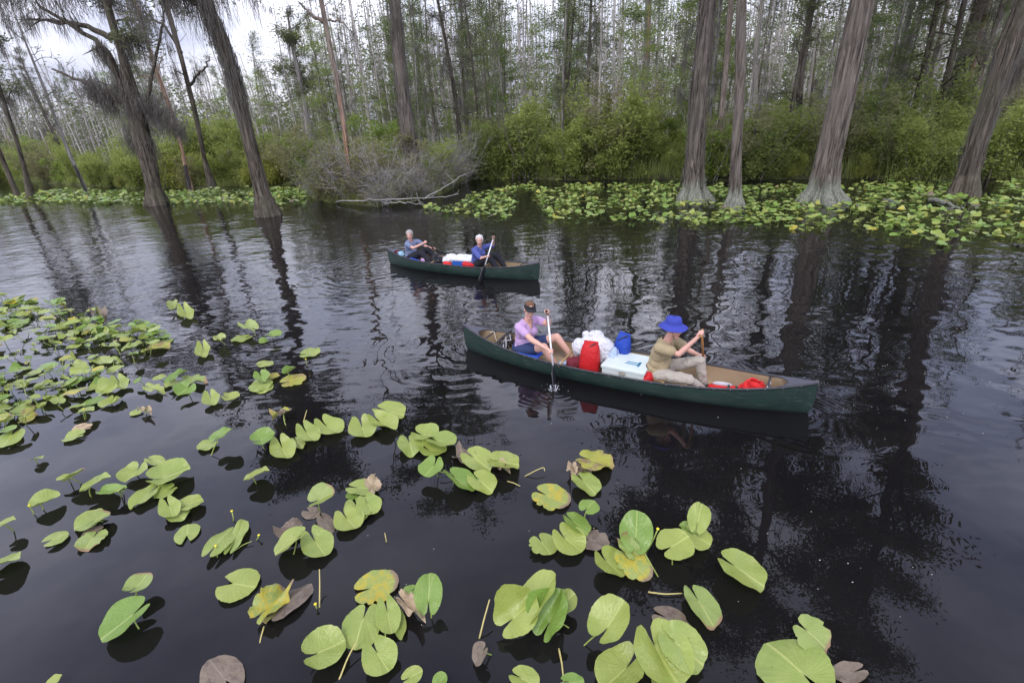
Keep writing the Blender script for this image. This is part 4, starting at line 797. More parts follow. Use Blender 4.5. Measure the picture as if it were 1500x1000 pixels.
# the crowded bed at the left: leaves one can still count
def inpoly(x, y, P):
    c = False; j = len(P)-1
    for i in range(len(P)):
        if (P[i][1] > y) != (P[j][1] > y) and x < (P[j][0]-P[i][0])*(y-P[i][1])/(P[j][1]-P[i][1])+P[i][0]: c = not c
        j = i
    return c
BED = [(-60, 432), (40, 440), (95, 448), (130, 470), (170, 482), (225, 478), (250, 505), (215, 522), (175, 530), (160, 560), (150, 585), (90, 602), (60, 595), (40, 625), (0, 640), (-60, 640)]
bed = []
tr = 0
while npad < 300 and tr < 20000:
    tr += 1; x, y = rng.uniform(-40, 255), rng.uniform(432, 640)
    if not inpoly(x, y, BED): continue
    za = rng.choice([.02, .06, .1, .15, .2]); A = at(x, y, za)
    L = rng.uniform(.13, .2)
    if any(np.hypot(*(A[:2]-h[0][:2])) < .14+h[1]*.25 for h in hero_pts): continue
    az = rng.gauss(0, 1.7); T = A+np.array([math.cos(az)*L, math.sin(az)*L, rng.uniform(-.02, .05) if za > .05 else 0]); hero_pts.append((A, L)); npad += 1
    reg_ = 'back' if y < 490 else ('middle' if y < 545 else 'front'); mt = rng.choice('gggGggegGy' if rng.random() < .8 else 'gGs')
    side = 'left' if x < 75 else ('central' if x < 150 else 'right')
    place_pad(A, T, rng.uniform(.8, 1.1), rng.gauss(0, 8), rng.choice('abcdefkjab'), mt, f'{LOOK[mt]} lily pad in the {reg_} {side} part of the crowded left bed', f'{LOOK[mt]} lily pads of the crowded left bed, {reg_} {side}', rng)
print('pads', npad, tr)
EXTRA_BED = True
# the far beds along the bank: nobody could count them
def far_bed(name, label, poly, n, seed, hz=.22, size=.17):
    rng = random.Random(seed); P = np.array([at(*p)[:2] for p in poly]); lo, hi = P.min(0), P.max(0); protos_ = [pad_mesh('t', **{**VAR[v_], 'nr_': 3, 'na': 13})[1:] for v_ in 'abcdfj']
    mbs = MB(); sm = MB(); uvs = []; k = 0; Pl = [tuple(p) for p in P]; mats = ['g', 'G', 's', 'y', 'b']
    while k < n:
        x, y = rng.uniform(lo[0], hi[0]), rng.uniform(lo[1], hi[1])
        if not inpoly(x, y, Pl): continue
        if noise.noise((x*.55, y*.55, seed)) < -.2: continue
        k += 1
        V, Fc = rng.choice(protos_); L = size*rng.uniform(.7, 1.25)/.6; az = rng.uniform(0, 6.28); pit = rng.gauss(.05, .16); rol = rng.gauss(0, .22); z = rng.choice([.02, .05, .1, .16, hz])*rng.uniform(.6, 1.3)
        R_ = Matrix.Rotation(az, 3, 'Z') @ Matrix.Rotation(-pit, 3, 'Y') @ Matrix.Rotation(rol, 3, 'X'); W = V@np.array(R_).T*L+np.array([x, y, z]); W[:, 2] = np.maximum(W[:, 2], .006)
        mi = rng.choices(range(5), (10, 8, 1.2, .25, .3))[0]; mbs.add(W, Fc, mi); uvs.append(np.stack([V[:, 0]+.5, V[:, 1]+.5], 1))
        if z > .08: sm.tube([(x, y, z), (x+rng.gauss(0, .04), y+rng.gauss(0, .04), z*.5), (x+rng.gauss(0, .08), y, -.03)], .006, 3, False)
    root = empty(name, (0, 0, 0), 0, label, 'lily pads'); root['kind'] = 'stuff'
    o = mbs.build('leaves', [PM[m_] for m_ in mats], root); ul = o.data.uv_layers.new(name='UVMap'); li = np.zeros(len(o.data.loops), dtype=np.int32); o.data.loops.foreach_get('vertex_index', li); ul.data.foreach_set('uv', np.concatenate(uvs)[li].ravel())
    s2 = sm.build('stems', M['stem'], root); o['kind'] = 'stuff'; s2['kind'] = 'stuff'
far_bed('lily_pad_bed', 'wide bed of lily pads along the right bank below the big cypress trunks', [(615, 306), (680, 290), (760, 272), (860, 273), (960, 272), (1060, 273), (1170, 273), (1250, 271), (1330, 270), (1420, 269), (1540, 264), (1700, 280), (1700, 380), (1500, 358), (1440, 352), (1385, 362), (1330, 350), (1190, 340), (1080, 328), (960, 330), (880, 322), (800, 324), (720, 318), (660, 314)], 3000, 5, .16, .15)
far_bed('lily_pad_bed', 'narrow bed of lily pads along the left bank behind the mossy trees', [(-300, 305), (0, 291), (90, 280), (230, 285), (330, 278), (440, 274), (462, 284), (455, 300), (400, 302), (330, 299), (200, 301), (100, 298), (0, 300), (-300, 330)], 2600, 6, .2, .2)
far_bed('lily_pad_bed', 'smaller lily pads filling the gaps of the crowded bed at the left', BED, 150, 9, .2, .15)
# yellow buds and dry stalks
def bud(reg, x, y, bx, by, h, label, r=.011):
    pa = px_(reg, x, y); pb = px_(reg, bx, by); A = at(*pa, h); B = at(*pb, 0); o = B.copy()
    root = empty('water_lily_bud', o, 0, label, 'flower bud', 'yellow buds standing between the pads'); A -= o; B = np.array([0, 0, -.04])
    MB().tube([B, (A+B)/2+np.array([.01, 0, 0]), A], .005, 6).build('stem', M['stem'], root)
    m = MB(); m.ell(A+np.array([0, 0, r*.5]), (r, r, r*.85)); 
    for k in range(5): a = k*1.2566; m.ell(A+np.array([math.cos(a)*r*.6, math.sin(a)*r*.6, r*.55]), (r*.62, r*.62, r*.8), None, 8, 0, 5)
    m.build('bud', M['petal'], root)
for reg, x, y, bx, by, h, l in [('A1', 135, 190, 152, 232, .1, 'yellow lily bud beside the folded pad at left'), ('A1', 1062, 215, 1062, 262, .1, 'yellow bud above the paired pads at lower left centre'), ('A1', 988, 375, 988, 430, .09, 'yellow bud in front of the long pad at lower left centre'),
    ('A2', 368, 830, 330, 855, .05, 'drooping yellow bud right of the paired pads'), ('A7', 990, 532, 990, 575, .13, 'tiny yellow bud left of the canoe stern'), ('A8', 438, 640, 445, 690, .16, 'yellow bud over the pad in front of the left bed'),
    ('A8', 45, 512, 62, 560, .16, 'yellow bud at the left end of the crowded bed'), ('A8', 320, 292, 322, 320, .2, 'yellow bud standing among leaves of the left bed'), ('A6', 345, 250, 270, 378, .3, 'greenish bud on a long stalk beside the upright round pad'), ('A3', 470, 558, 466, 580, .05, 'small green bud below the brown folded pad')]:
    bud(reg, x, y, bx, by, h, l)
def stalk(reg, pts, r, label, mat='stalk'):
    P = np.array([at(*px_(reg, x, y), z) for x, y, z in pts]); o = P[0].copy(); o[2] = 0; t_ = np.linspace(0, 1, len(P)); s_ = np.linspace(0, 1, 12)
    Q = np.stack([np.interp(s_, t_, P[:, k]) for k in range(3)], 1)-o; Q[1:-1] += .5*(Q[:-2]+Q[2:]-2*Q[1:-1])*.5
    return tag(MB().tube(Q, np.linspace(r, r*.7, 12), 7).build('dry_stalk', M[mat], None, o), label, 'stalk', 'dry and yellow lily stalks')
stalk('A5', [(158, 580, .0), (185, 470, .1), (215, 365, .18)], .007, 'dry stalk rising behind the brown pad at bottom centre')
stalk('A5', [(595, 635, .01), (612, 720, .02), (622, 815, .03)], .007, 'yellow stalk floating below the wavy heap')
stalk('A5', [(1085, 325, .012), (1180, 337, .02), (1272, 332, .02)], .007, 'curved yellow stalk floating above the bottom right heap')
stalk('A3', [(492, 600, -.02), (494, 440, .08), (492, 358, .16)], .006, 'upright dry stalk right of the brown folded pad')
stalk('A3', [(600, 990, -.01), (650, 860, .05), (700, 768, .09)], .007, 'pale stalk leaning over the heap of five pads')
stalk('A4', [(725, 375, 0.0), (790, 340, .06), (835, 322, .07), (838, 345, .04)], .006, 'bent pale stalk below the canoe')
stalk('A4', [(628, 402, .01), (665, 412, .02), (700, 430, .01)], .006, 'pale floating stalk beside the withered leaf')
stalk('A2', [(608, 218, 0), (620, 175, .06), (628, 150, .1)], .006, 'short yellow stalk above the chain of pads')
stalk('A2', [(1060, 865, .0), (1055, 840, .04), (1050, 815, .07)], .005, 'short dead twig standing alone in the dark water')
stalk('A4', [(240, 345, .08), (275, 355, .07), (318, 362, .05)], .006, 'green stalk bridging two pads below the canoe stern', 'stem')
stalk('A2', [(235, 912, .01), (280, 880, .02), (330, 860, .03)], .005, 'thin green stalk beside the yellow buds', 'stem')
stalk('A3', [(180, 680, .01), (160, 750, .005), (150, 820, -.02)], .006, 'sunken stalk below the yellow spotted pad')
# ------------------------------------------------------------------ canoes
M['hull'] = None
def hull_mat():
    n = NB('green_hull', .42, .45); v = n.coord('Object'); f = n.noise(v, 2.2, 6, .6); s_ = n.noise(n.coord('Object', (1, 4, 30)), 2, 4)
    c = n.ramp(f, [(.3, (.014, .03, .025)), (.7, (.026, .05, .04))]); c = n.mix(n.ramp(n.noise(n.coord('Object', (2, 6, 16)), 3, 7, .7), [(.55, (0, 0, 0)), (.7, (1, 1, 1))]), c, (.075, .095, .085))
    sp = n.new('ShaderNodeSeparateXYZ'); n.L.new(v, sp.inputs[0]); low = n.math('MULTIPLY_ADD', n.math('ADD', sp.outputs[2], n.math('MULTIPLY', s_, .03)), -22, 1.6, clamp=True); c = n.mix(n.math('MULTIPLY', low, .6), c, (.012, .018, .016))
    n.base(c); n.bump(n.noise(v, 3, 3), .012); return n.m
M['hull'] = hull_mat(); M['inner'] = simple('tan_liner', (.34, .25, .15), .6, .4, 2.5, .004, 20); M['gunwale'] = simple('black_vinyl', (.035, .036, .042), .45, .3, 8, .001, 80)
M['deck'] = simple('grey_black_deck', (.07, .07, .085), .55, .2, 12, .002, 60); M['rivet'] = simple('rivet_metal', (.6, .6, .6), .4, .1); M['web'] = simple('seat_webbing', (.3, .22, .14), .7, .3, 40, .003, 60); M['ash'] = simple('ash_wood', (.42, .27, .12), .5, .25, 6)
M['rope'] = simple('cream_rope', (.6, .52, .38), .8, .2, 30)
def canoe(k, L, B, label, seats, thw, g=.27, gend=.44, keel=-.10, bowrope=True):
    m, yaw = CAN[k]; root = empty('canoe', m, yaw, label, 'canoe', 'green canoes on the blackwater channel')
    ts = np.linspace(-1, 1, 61); nv = 15; ph = np.linspace(0, PI/2, nv)
    sheer = lambda t: g+(gend-g)*abs(t)**3.2
    def sect(t, off=0.0, inner=False):
        b = max(B/2*(1-abs(t)**2.35)**.95, .008)-off; b = max(b, .003); zs = sheer(t); kz = keel+.03*abs(t)**8+(zs*0 if abs(t) < 1 else 0); out_ = []
        for p in ph:
            y = b*math.cos(p)**.62; z = zs+(kz+off-zs)*math.sin(p)**.85; v = (zs-z)/(zs-kz+1e-9)
            x = t*(L/2-off-.10*max(0, v)**5); 
            if inner: z = max(z, .022)
            out_.append((x, y, z))
        return out_
    H = MB(); I = MB()
    for mbx, off, inn in ((H, 0, False), (I, .012, True)):
        V = []; tt = ts if not inn else ts*.985
        for t in tt:
            s_ = sect(t, off, inn); V += s_+[(x, -y, z) for x, y, z in s_[::-1]]
        w_ = nv*2; Fc = [(i*w_+j, (i+1)*w_+j, (i+1)*w_+j+1, i*w_+j+1) for i in range(len(tt)-1) for j in range(w_-1)]
        if inn: Fc = [f[::-1] for f in Fc]
        mbx.add(V, Fc)
    H.build('hull', M['hull'], root); I.build('liner', M['inner'], root)
    for sgn in (1, -1):
        P = np.array([(t*L/2, sgn*(max(B/2*(1-abs(t)**2.35)**.95, .008)), sheer(t)+.004) for t in np.linspace(-1, 1, 70)]); G = MB(); seg = 6
        P2 = P.copy(); G.tube(P2, .014, seg); P3 = P.copy(); P3[:, 1] -= sgn*.012; P3[:, 2] -= .006; G.tube(P3, .011, 6); G.build('gunwale', M['gunwale'], root)
        R = MB(); 
        for t in np.linspace(-.93, .93, 26): R.ell((t*L/2, sgn*(B/2*(1-abs(t)**2.35)**.95+.0125), sheer(t)+.001), (.005, .003, .005), None, 6, 0, 4)
        R.build('rivets', M['rivet'], root)
    for sg, nm in ((1, 'deck_plate'), (-1, 'deck_plate')):   # end plates, scooped at the inner edge with a carry handle
        D = MB(); V = []; tt = np.linspace(.83, 1.0, 14); q = 9
        for t in tt:
            b = max(B/2*(1-t**2.35)**.95, .008)
            for u in np.linspace(-1, 1, q):
                x = sg*(t+(.045*(1-u*u) if t < .84 else .045*(1-u*u)*(1-(t-.83)/.17)))*L/2; x = sg*min(abs(x), L/2); V.append((x, u*b*.985, sheer(t)+.02+.016*(1-u*u)))
        Fc = [(i*q+j, (i+1)*q+j, (i+1)*q+j+1, i*q+j+1) for i in range(13) for j in range(q-1)]; n0 = len(V); V += [(x, y, z-.022) for x, y, z in V[:q]]
        Fc += [(j, j+1, n0+j+1, n0+j) for j in range(q-1)]; D.add(V, Fc if sg > 0 else [f[::-1] for f in Fc]); dk = D.build(nm, M['deck'], root)
        b = B/2*(1-.78**2.35)**.95; z = sheer(.78)-.0; MB().tube([(sg*.8*L/2, -b*.9, z), (sg*.795*L/2, 0, z+.01), (sg*.8*L/2, b*.9, z)], .013, 8).build('carry_handle', M['gunwale'], dk)
        MB().tube([(sg*(L/2-.01), 0, sheer(1)+.018), (sg*(L/2+.006), 0, sheer(1)-.05), (sg*(L/2-.012), 0, sheer(1)-.14)], .012, 6).build('stem_band', M['gunwale'], root)
    for x in seats:
        t = abs(x)/(L/2); b = B/2*(1-t**2.35)**.95; S = MB()
        S.box((x-.12, 0, .17), (.035, 2*b*.84, .02)); S.box((x+.12, 0, .17), (.035, 2*b*.84, .02)); S.box((x, .19, .171), (.24, .03, .018)); S.box((x, -.19, .171), (.24, .03, .018)); st = S.build('seat', M['ash'], root, smooth=False)
        MB().box((x, 0, .178), (.225, .35, .006)).build('webbing', M['web'], st, smooth=False)
    for x in thw:
        t = abs(x)/(L/2); b = B/2*(1-t**2.35)**.95; MB().tube([(x, -b, sheer(t)-.015), (x, -b*.4, sheer(t)-.012), (x, b*.4, sheer(t)-.012), (x, b, sheer(t)-.015)], .015, 8).build('thwart', M['ash'], root)
    return root, sheer
cf, shf = canoe('f', 5.13, .90, 'near green canoe with tan liner carrying a man and a woman', [-1.42, .66], [-.66], g=.25, gend=.43)
cf.location = tuple(cw('f', -.085, 0)); 
cb, shb = canoe('b', 4.72, .86, 'far green canoe with two grey haired paddlers near the bank', [-1.5, .62], [-.6], g=.27, gend=.42)
rp_ = MB(); P = [(-2.12, -.02, .37), (-2.1, .0, .40), (-2.06, .02, .38), (-2.04, .0, .30), (-2.0, -.02, .24), (-1.99, .02, .16)]; rp_.tube(np.array(P), .007, 6)
tag(rp_.build('rope', M['rope'], None, CAN['f'][0]), 'cream rope hanging from the stern handle of the near canoe', 'rope').rotation_euler = (0, 0, CAN['f'][1])

# ------------------------------------------------------------------ fused organic surfaces
def fuse(mb_, name, voxel, mats, smooth=6, parent=None, paint=None, disp=0, dscale=12, factor=.5, dz=1.0):
    """grow one continuous skin over overlapping shapes"""
    tmp = bpy.data.objects.new('tmp', mb_.mesh('tmp', [])); col.objects.link(tmp)
    r = tmp.modifiers.new('r', 'REMESH'); r.mode = 'VOXEL'; r.voxel_size = voxel
    s_ = tmp.modifiers.new('s', 'SMOOTH'); s_.factor = factor; s_.iterations = smooth
    dg = bpy.context.evaluated_depsgraph_get(); me = bpy.data.meshes.new_from_object(tmp.evaluated_get(dg)); bpy.data.objects.remove(tmp)
    for m in (mats if isinstance(mats, (list, tuple)) else [mats]): me.materials.append(m)
    nv = len(me.vertices); V = np.zeros(nv*3); me.vertices.foreach_get('co', V); V = V.reshape(-1, 3)
    if disp:
        N = np.zeros(nv*3); me.vertices.foreach_get('normal', N); N = N.reshape(-1, 3)
        d = np.array([noise.noise((v[0]*dscale, v[1]*dscale, v[2]*dscale*dz))+.5*noise.noise((v[0]*dscale*2.3, v[1]*dscale*2.3, v[2]*dscale*2.3*dz+9)) for v in V]); d = d-.9*np.array([1-abs(noise.noise((v[0]*dscale*1.7+4, v[1]*dscale*1.7, v[2]*dscale*1.7*dz)))*2 for v in V]).clip(.55, 1)*1.0+.7 if dscale < 8.5 and disp > .02 else d; V = V+N*(d*disp)[:, None]; me.vertices.foreach_set('co', V.ravel())
    if paint:
        mi = np.zeros(len(me.polygons), dtype=np.int32); c = np.zeros(len(me.polygons)*3); me.polygons.foreach_get('center', c); c = c.reshape(-1, 3)
        for fn, idx in paint: mi[fn(c)] = idx
        me.polygons.foreach_set('material_index', mi)
    me.polygons.foreach_set('use_smooth', [True]*len(me.polygons)); me.update(); me.name = name
    o = bpy.data.objects.new(name, me); col.objects.link(o)
    if parent: o.parent = parent
    return o
def skinmat(name, c):
    n = NB(name, .5, .4); v = n.coord(); n.base(n.mix(n.noise(v, 9, 5), [q*k for q, k in zip(c, (1.06, .84, .8))], c)); n.b.inputs['Subsurface Weight'].default_value = .0; return n.m
def cloth(name, c, sc=14, b=.006, var=.18, rough=.85):
    n = NB(name, rough, .2); v = n.coord(); f = n.noise(v, sc, 5, .55, .6); n.base(n.mix(f, [q*(1-var) for q in c], [q*(1+var) for q in c])); n.bump(n.math('ADD', f, n.math('MULTIPLY', n.noise(v, 160, 2), .12)), b); return n.m
M['skin_f'] = skinmat('fair_skin', (.62, .4, .31)); M['skin_p'] = skinmat('pale_ruddy_skin', (.6, .38, .3)); M['lip'] = simple('lip', (.33, .09, .08), .5, .1); M['brow'] = simple('brow', (.22, .14, .09), .9, .2); M['eye'] = simple('eye_dark', (.02, .015, .012), .2, .1)
M['white_eye'] = simple('eye_white', (.7, .68, .65), .3, .05)
def frame(f, u=(0, 0, 1)):
    f = np.array(f, float); f /= np.linalg.norm(f); u = np.array(u, float); s_ = np.cross(u, f); s_ /= np.linalg.norm(s_); u = np.cross(f, s_); return f, s_, u
def head(mb_, c, f, u=(0, 0, 1), sc=1.0):
    c = np.array(c); f, s_, u = frame(f, u); Mx = np.stack([f, s_, u], 1)
    q = lambda a, b, d: c+(f*a+s_*b+u*d)*sc
    E = lambda p, r: mb_.ell(q(*p), np.array(r)*sc, Mx)
    E((-.012, 0, .03), (.096, .076, .092)); E((.022, 0, -.035), (.066, .058, .078)); E((.058, 0, -.102), (.026, .026, .02)); E((.0, .042, -.065), (.035, .02, .03)); E((.0, -.042, -.065), (.035, .02, .03))
    mb_.cone(q(.082, 0, .018), .009*sc, q(.108, 0, -.024), .0125*sc); E((.092, .013, -.03), (.012, .009, .008)); E((.092, -.013, -.03), (.012, .009, .008))
    for sg in (1, -1): E((.07, .03*sg, .035), (.018, .026, .009)); E((.06, .036*sg, -.022), (.026, .022, .02)); E((-.002, .077*sg, -.004), (.018, .009, .031))
    E((.086, 0, -.062), (.011, .022, .005)); E((.084, 0, -.073), (.011, .018, .006))
    return q, Mx
def face_parts(root, q, Mx, sc=1.0, closed=False):
    for sg in (1, -1):
        m = MB(); m.ell(q(.079, .031*sg, .012), (.007*sc, .014*sc, .0065*sc if not closed else .003*sc), Mx, 10, 0, 6); e = m.build('eye', M['white_eye'], root)
        m = MB(); m.ell(q(.0835, .031*sg, .012), (.005*sc, .0065*sc, .0062*sc), Mx, 8, 0, 5); m.build('iris', M['eye'], e)
def hand(mb_, wrist, c, axis, side=1, rs=.014, sc=1.0):
    """four fingers and a thumb closed round a bar through c along axis; the wrist gives the side the palm comes from"""
    w_ = np.array(wrist, float); c = np.array(c, float); a = np.array(axis, float); a /= np.linalg.norm(a)
    u = c-w_; u -= a*u.dot(a)*.85; u /= np.linalg.norm(u); v = np.cross(a, u)*side; r = rs+.0095*sc
    P = lambda ang, off, rr=1.0: c+a*off+(-u*math.cos(ang)+v*math.sin(ang))*r*rr
    kn = []
    for i in range(4):
        off = (i-1.5)*.0195*sc; fr = (.0088, .0092, .009, .0076)[i]*sc; l = (.93, 1.05, 1.0, .85)[i]
        k0 = P(.9, off, 1.55); kn.append(k0); pts = [k0, P(.9+.95*l, off, 1.35), P(.9+1.9*l, off, 1.12), P(.9+2.9*l, off, 1.05)]
        for j in range(3): mb_.cone(pts[j], fr*(1-.08*j), pts[j+1], fr*(1-.08*(j+1)), 8)
    kc = sum(kn)/4
    for k0 in (kn[0], kn[1], kn[2], kn[3]): mb_.cone(w_+(kc-w_)*.25, .015*sc, k0, .0105*sc, 10)
    mb_.cone(w_, .024*sc, w_+(kc-w_)*.6, .023*sc)
    th0 = w_+(c-w_)*.35-a*.02*sc*(-1); t1 = P(-.35, .03*sc, 1.6); t2 = P(-1.2, .026*sc, 1.3); t3 = P(-2.0, .02*sc, 1.15)
    mb_.cone(th0, .014*sc, t1, .012*sc, 8); mb_.cone(t1, .0115*sc, t2, .0105*sc, 8); mb_.cone(t2, .0105*sc, t3, .0088*sc, 8)
def person(k, J, label, group=None):
    """J: joints in the canoe's frame. Returns the root and the body builder (positions relative to the hips)."""
    h = np.array(J['hip']); root = empty('person', cw(k, h[0], h[1], 0), CAN[k][1], label, 'person', group); o = np.array([h[0], h[1], 0])
    return root, {a: np.array(b, float)-o if a != 'face' else np.array(b, float) for a, b in J.items()}, o
def limb(mb_, p, q, r): 
    for i in range(len(p)-1): mb_.cone(p[i], r[i], p[i+1], r[i+1])
def torso(mb_, J, wd=1.0, bust=0, belly=0, inf=0.0):
    hp, nk = J['hip'], J['neck']; ax = nk-hp; sh = J['Lsh']-J['Rsh']; sh = sh/np.linalg.norm(sh); ax_ = ax/np.linalg.norm(ax); fw = np.cross(sh, ax_)*-1
    fw = np.cross(sh, ax_); 
    if fw.dot(np.array(J['face'])) < 0: fw = -fw
    Mx = np.stack([fw, sh, ax_], 1); L = np.linalg.norm(ax); at_ = lambda t, a=0, s_=0: hp+ax_*L*t+fw*a+sh*s_
    i = inf
    mb_.ell(at_(.04), (.125*wd+i, .165*wd+i, .12+i), Mx); mb_.ell(at_(.3, .005), ((.11+belly)*wd+i, .145*wd+i, .14+i), Mx); mb_.ell(at_(.62, .0), (.112*wd+i, .162*wd+i, .17+i), Mx); mb_.ell(at_(.84, -.01), (.085*wd+i, .15*wd+i, .09+i), Mx)
    if belly: mb_.ell(at_(.24, .05+belly*.6), (.085*wd+i, .12*wd+i, .1+i), Mx)
    if bust:
        for s2 in (.065, -.065): mb_.ell(at_(.62, .085, s2), (.06*bust+i, .068*bust+i, .064*bust+i), Mx)
    for s_ in ('Lsh', 'Rsh'): mb_.cone(at_(.88), .06+i, J[s_], .052+i)
    return Mx, at_
M['pink'] = cloth('lilac_shirt', (.5, .33, .54), 11, .02); M['denim'] = cloth('dark_denim', (.035, .05, .12), 30, .003, .3); M['hairb'] = cloth('brown_hair', (.16, .085, .05), 40, .006, .5); M['visor'] = cloth('black_visor', (.03, .03, .035), 20, .001)
M['khaki_s'] = cloth('tan_shirt', (.36, .29, .17), 10, .02); M['khaki_t'] = cloth('stone_trousers', (.4, .36, .3), 11, .025); M['bluehat'] = cloth('blue_hat', (.05, .065, .34), 9, .02, .15); M['greyshirt'] = cloth('grey_blue_shirt', (.17, .2, .3)); M['blackt'] = cloth('black_trousers', (.022, .022, .028), 14, .006, .4)
M['blueshirt'] = cloth('blue_shirt', (.08, .1, .3)); M['hairw'] = cloth('white_hair', (.62, .6, .58), 45, .008, .3); M['hairg'] = cloth('grey_hair', (.38, .36, .34), 45, .008, .35); M['shoe'] = cloth('dark_shoe', (.06, .05, .05)); M['sandal'] = cloth('brown_sandal', (.12, .06, .04)); M['belt'] = cloth('belt', (.05, .035, .03))
VOX = .0062
def feet(mb_, an, d, r=.03): d = np.array(d, float); d /= np.linalg.norm(d); mb_.cone(an+np.array([0, 0, -.02]), r, an+d*.13+np.array([0, 0, -.03]), r*.75); mb_.cone(an-d*.03+np.array([0, 0, -.02]), r*.95, an+np.array([0, 0, .02]), r)
def paddle(k, top, low, label, shaftlen, bladelen=.5, ms='shaft_metal', mb2='black_plastic', grip_m=None, bw=.1, throat=.12, facing=(1, 0, 0)):
    m, yaw = CAN[k]; top = np.array(top, float); low = np.array(low, float); d = low-top; d /= np.linalg.norm(d); o = cw(k, top[0], top[1], 0); root = empty('paddle', o, yaw, label, 'paddle', 'canoe paddles'); T = top-np.array([top[0], top[1], 0])
    MB().tube([T, T+d*shaftlen*.5, T+d*shaftlen], .0145, 12).build('shaft', M[ms], root)
    sd_ = np.cross(d, np.array(facing, float)); sd_ /= np.linalg.norm(sd_); nn = np.cross(sd_, d)
    G = MB(); G.cone(T-sd_*.05-d*.01, .014, T+sd_*.05-d*.01, .014); G.cone(T-d*.005, .017, T+d*.05, .0155); G.build('grip', M[grip_m or mb2], root)
    Bl = MB(); b0 = T+d*(shaftlen-.02); V = []; n_ = 14
    for i in range(n_):
        t = i/(n_-1); w_ = .016+(bw-.016)*min(1, max(0, (t-.05)/.25))**.8; w_ *= math.sqrt(max(.05, 1-max(0, (t-.82)/.19)**2)); th = .012*(1-.75*t)
        c = b0+d*bladelen*t
        V += [c-sd_*w_, c-sd_*w_*.5+nn*th*.6, c+nn*th, c+sd_*w_*.5+nn*th*.6, c+sd_*w_, c+sd_*w_*.5-nn*th*.6, c-nn*th, c-sd_*w_*.5-nn*th*.6]
    Fc = [(i*8+j, i*8+(j+1) % 8, i*8+8+(j+1) % 8, i*8+8+j) for i in range(n_-1) for j in range(8)]+[tuple(range(8))[::-1], tuple(range((n_-1)*8, n_*8))]
    Bl.add(V, Fc); Bl.build('blade', M[mb2], root); return root, d
M['shaft_metal'] = simple('aluminium_shaft', (.72, .72, .74), .35, .08, 8); M['shaft_metal'].node_tree.nodes['Principled BSDF'].inputs['Metallic'].default_value = .35
M['black_plastic'] = simple('black_plastic', (.02, .02, .024), .35, .2); M['wood_paddle'] = simple('varnished_wood', (.42, .2, .06), .3, .25, 10)

# --- woman in the stern of the near canoe
J = dict(hip=(-1.53, -.02, .24), neck=(-1.43, -.03, .71), Rsh=(-1.50, -.19, .64), Lsh=(-1.35, .13, .665), Rel=(-1.20, -.34, .53), Rh=(-.87, -.40, .44), Lel=(-1.12, .07, .645), Lh=(-1.06, -.10, .905), head=(-1.37, -.06, .89), Rk=(-1.08, -.21, .385), Ra=(-.86, -.22, .085), Lk=(-1.02, .15, .41), La=(-.76, .17, .09), face=(.6, -.76, -.12))
W, j, o = person('f', J, 'woman in lilac shirt and black visor paddling in the stern of the near canoe')
pad_top = np.array([-1.05, -.12, .92]); pad_low = np.array([-.87, -.40, .44]); pd, pdir = paddle('f', pad_top, pad_low, 'silver shafted paddle with black blade held by the woman in lilac', .80, .46)
pdn = pdir; Rhc = pad_top+pdir*.585-o; Lhc = pad_top-pdir*.012-o
def wr(c, el, d=.075): v = c-el; return c-v/np.linalg.norm(v)*d
mb_ = MB(); q, Mh = head(mb_, j['head'], j['face'], (.1, .05, 1)); mb_.cone(j['neck']-np.array([0, 0, .03]), .056, j['head']-np.array([.01, 0, .06]), .05)
Mt, at_ = torso(mb_, j, 1.0, 1.0, .02)
Rw, Lw = wr(Rhc, j['Rel']), wr(Lhc, j['Lel'])
limb(mb_, (j['Rsh'], j['Rel'], Rw), None, (.052, .042, .025)); limb(mb_, (j['Lsh'], j['Lel'], Lw), None, (.052, .042, .025))
mb_.cone(j['Rel'], .042, j['Rel']+(Rw-j['Rel'])*.35, .041); mb_.cone(j['Lel'], .042, j['Lel']+(Lw-j['Lel'])*.35, .04)
hand(mb_, Rw, Rhc, pdir, 1); hand(mb_, Lw, Lhc, np.cross(pdir, (1, 0, 0)), -1)
hR, hL = j['hip']+np.array([.02, -.1, -.02]), j['hip']+np.array([.02, .1, -.02])
limb(mb_, (hR, j['Rk'], j['Ra']), None, (.098, .064, .036)); limb(mb_, (hL, j['Lk'], j['La']), None, (.098, .064, .036)); mb_.cone(j['Rk']+(j['Ra']-j['Rk'])*.12, .056, j['Rk']+(j['Ra']-j['Rk'])*.45, .053); mb_.cone(j['Lk']+(j['La']-j['Lk'])*.12, .056, j['Lk']+(j['La']-j['Lk'])*.45, .053)
feet(mb_, j['Ra'], (1, -.1, 0)); feet(mb_, j['La'], (1, .1, 0))
def lipfn(q): 
    c = q(.09, 0, -.066); return lambda P: np.linalg.norm((P-c)*np.array([1, 1, 2.2]), axis=1) < .024
def browfn(q):
    a, b = q(.085, .031, .036), q(.085, -.031, .036); return lambda P: (np.linalg.norm((P-a)*np.array([1, 1, 2.8]), axis=1) < .019) | (np.linalg.norm((P-b)*np.array([1, 1, 2.8]), axis=1) < .019)
def socket(q):
    a, b = q(.08, .031, .014), q(.08, -.031, .014); return lambda P: (np.linalg.norm((P-a)*np.array([1, 1, 1.9]), axis=1) < .017) | (np.linalg.norm((P-b)*np.array([1, 1, 1.9]), axis=1) < .017)
M['lid'] = simple('socket_shade', (.2, .1, .075), .6, .1)  # dark brown painted into the eye sockets to stand for their shade
fuse(mb_, 'body', VOX, [M['skin_f'], M['lip'], M['brow'], M['lid']], 3, W, [(lipfn(q), 1), (browfn(q), 2), (socket(q), 3)]); face_parts(W, q, Mh)
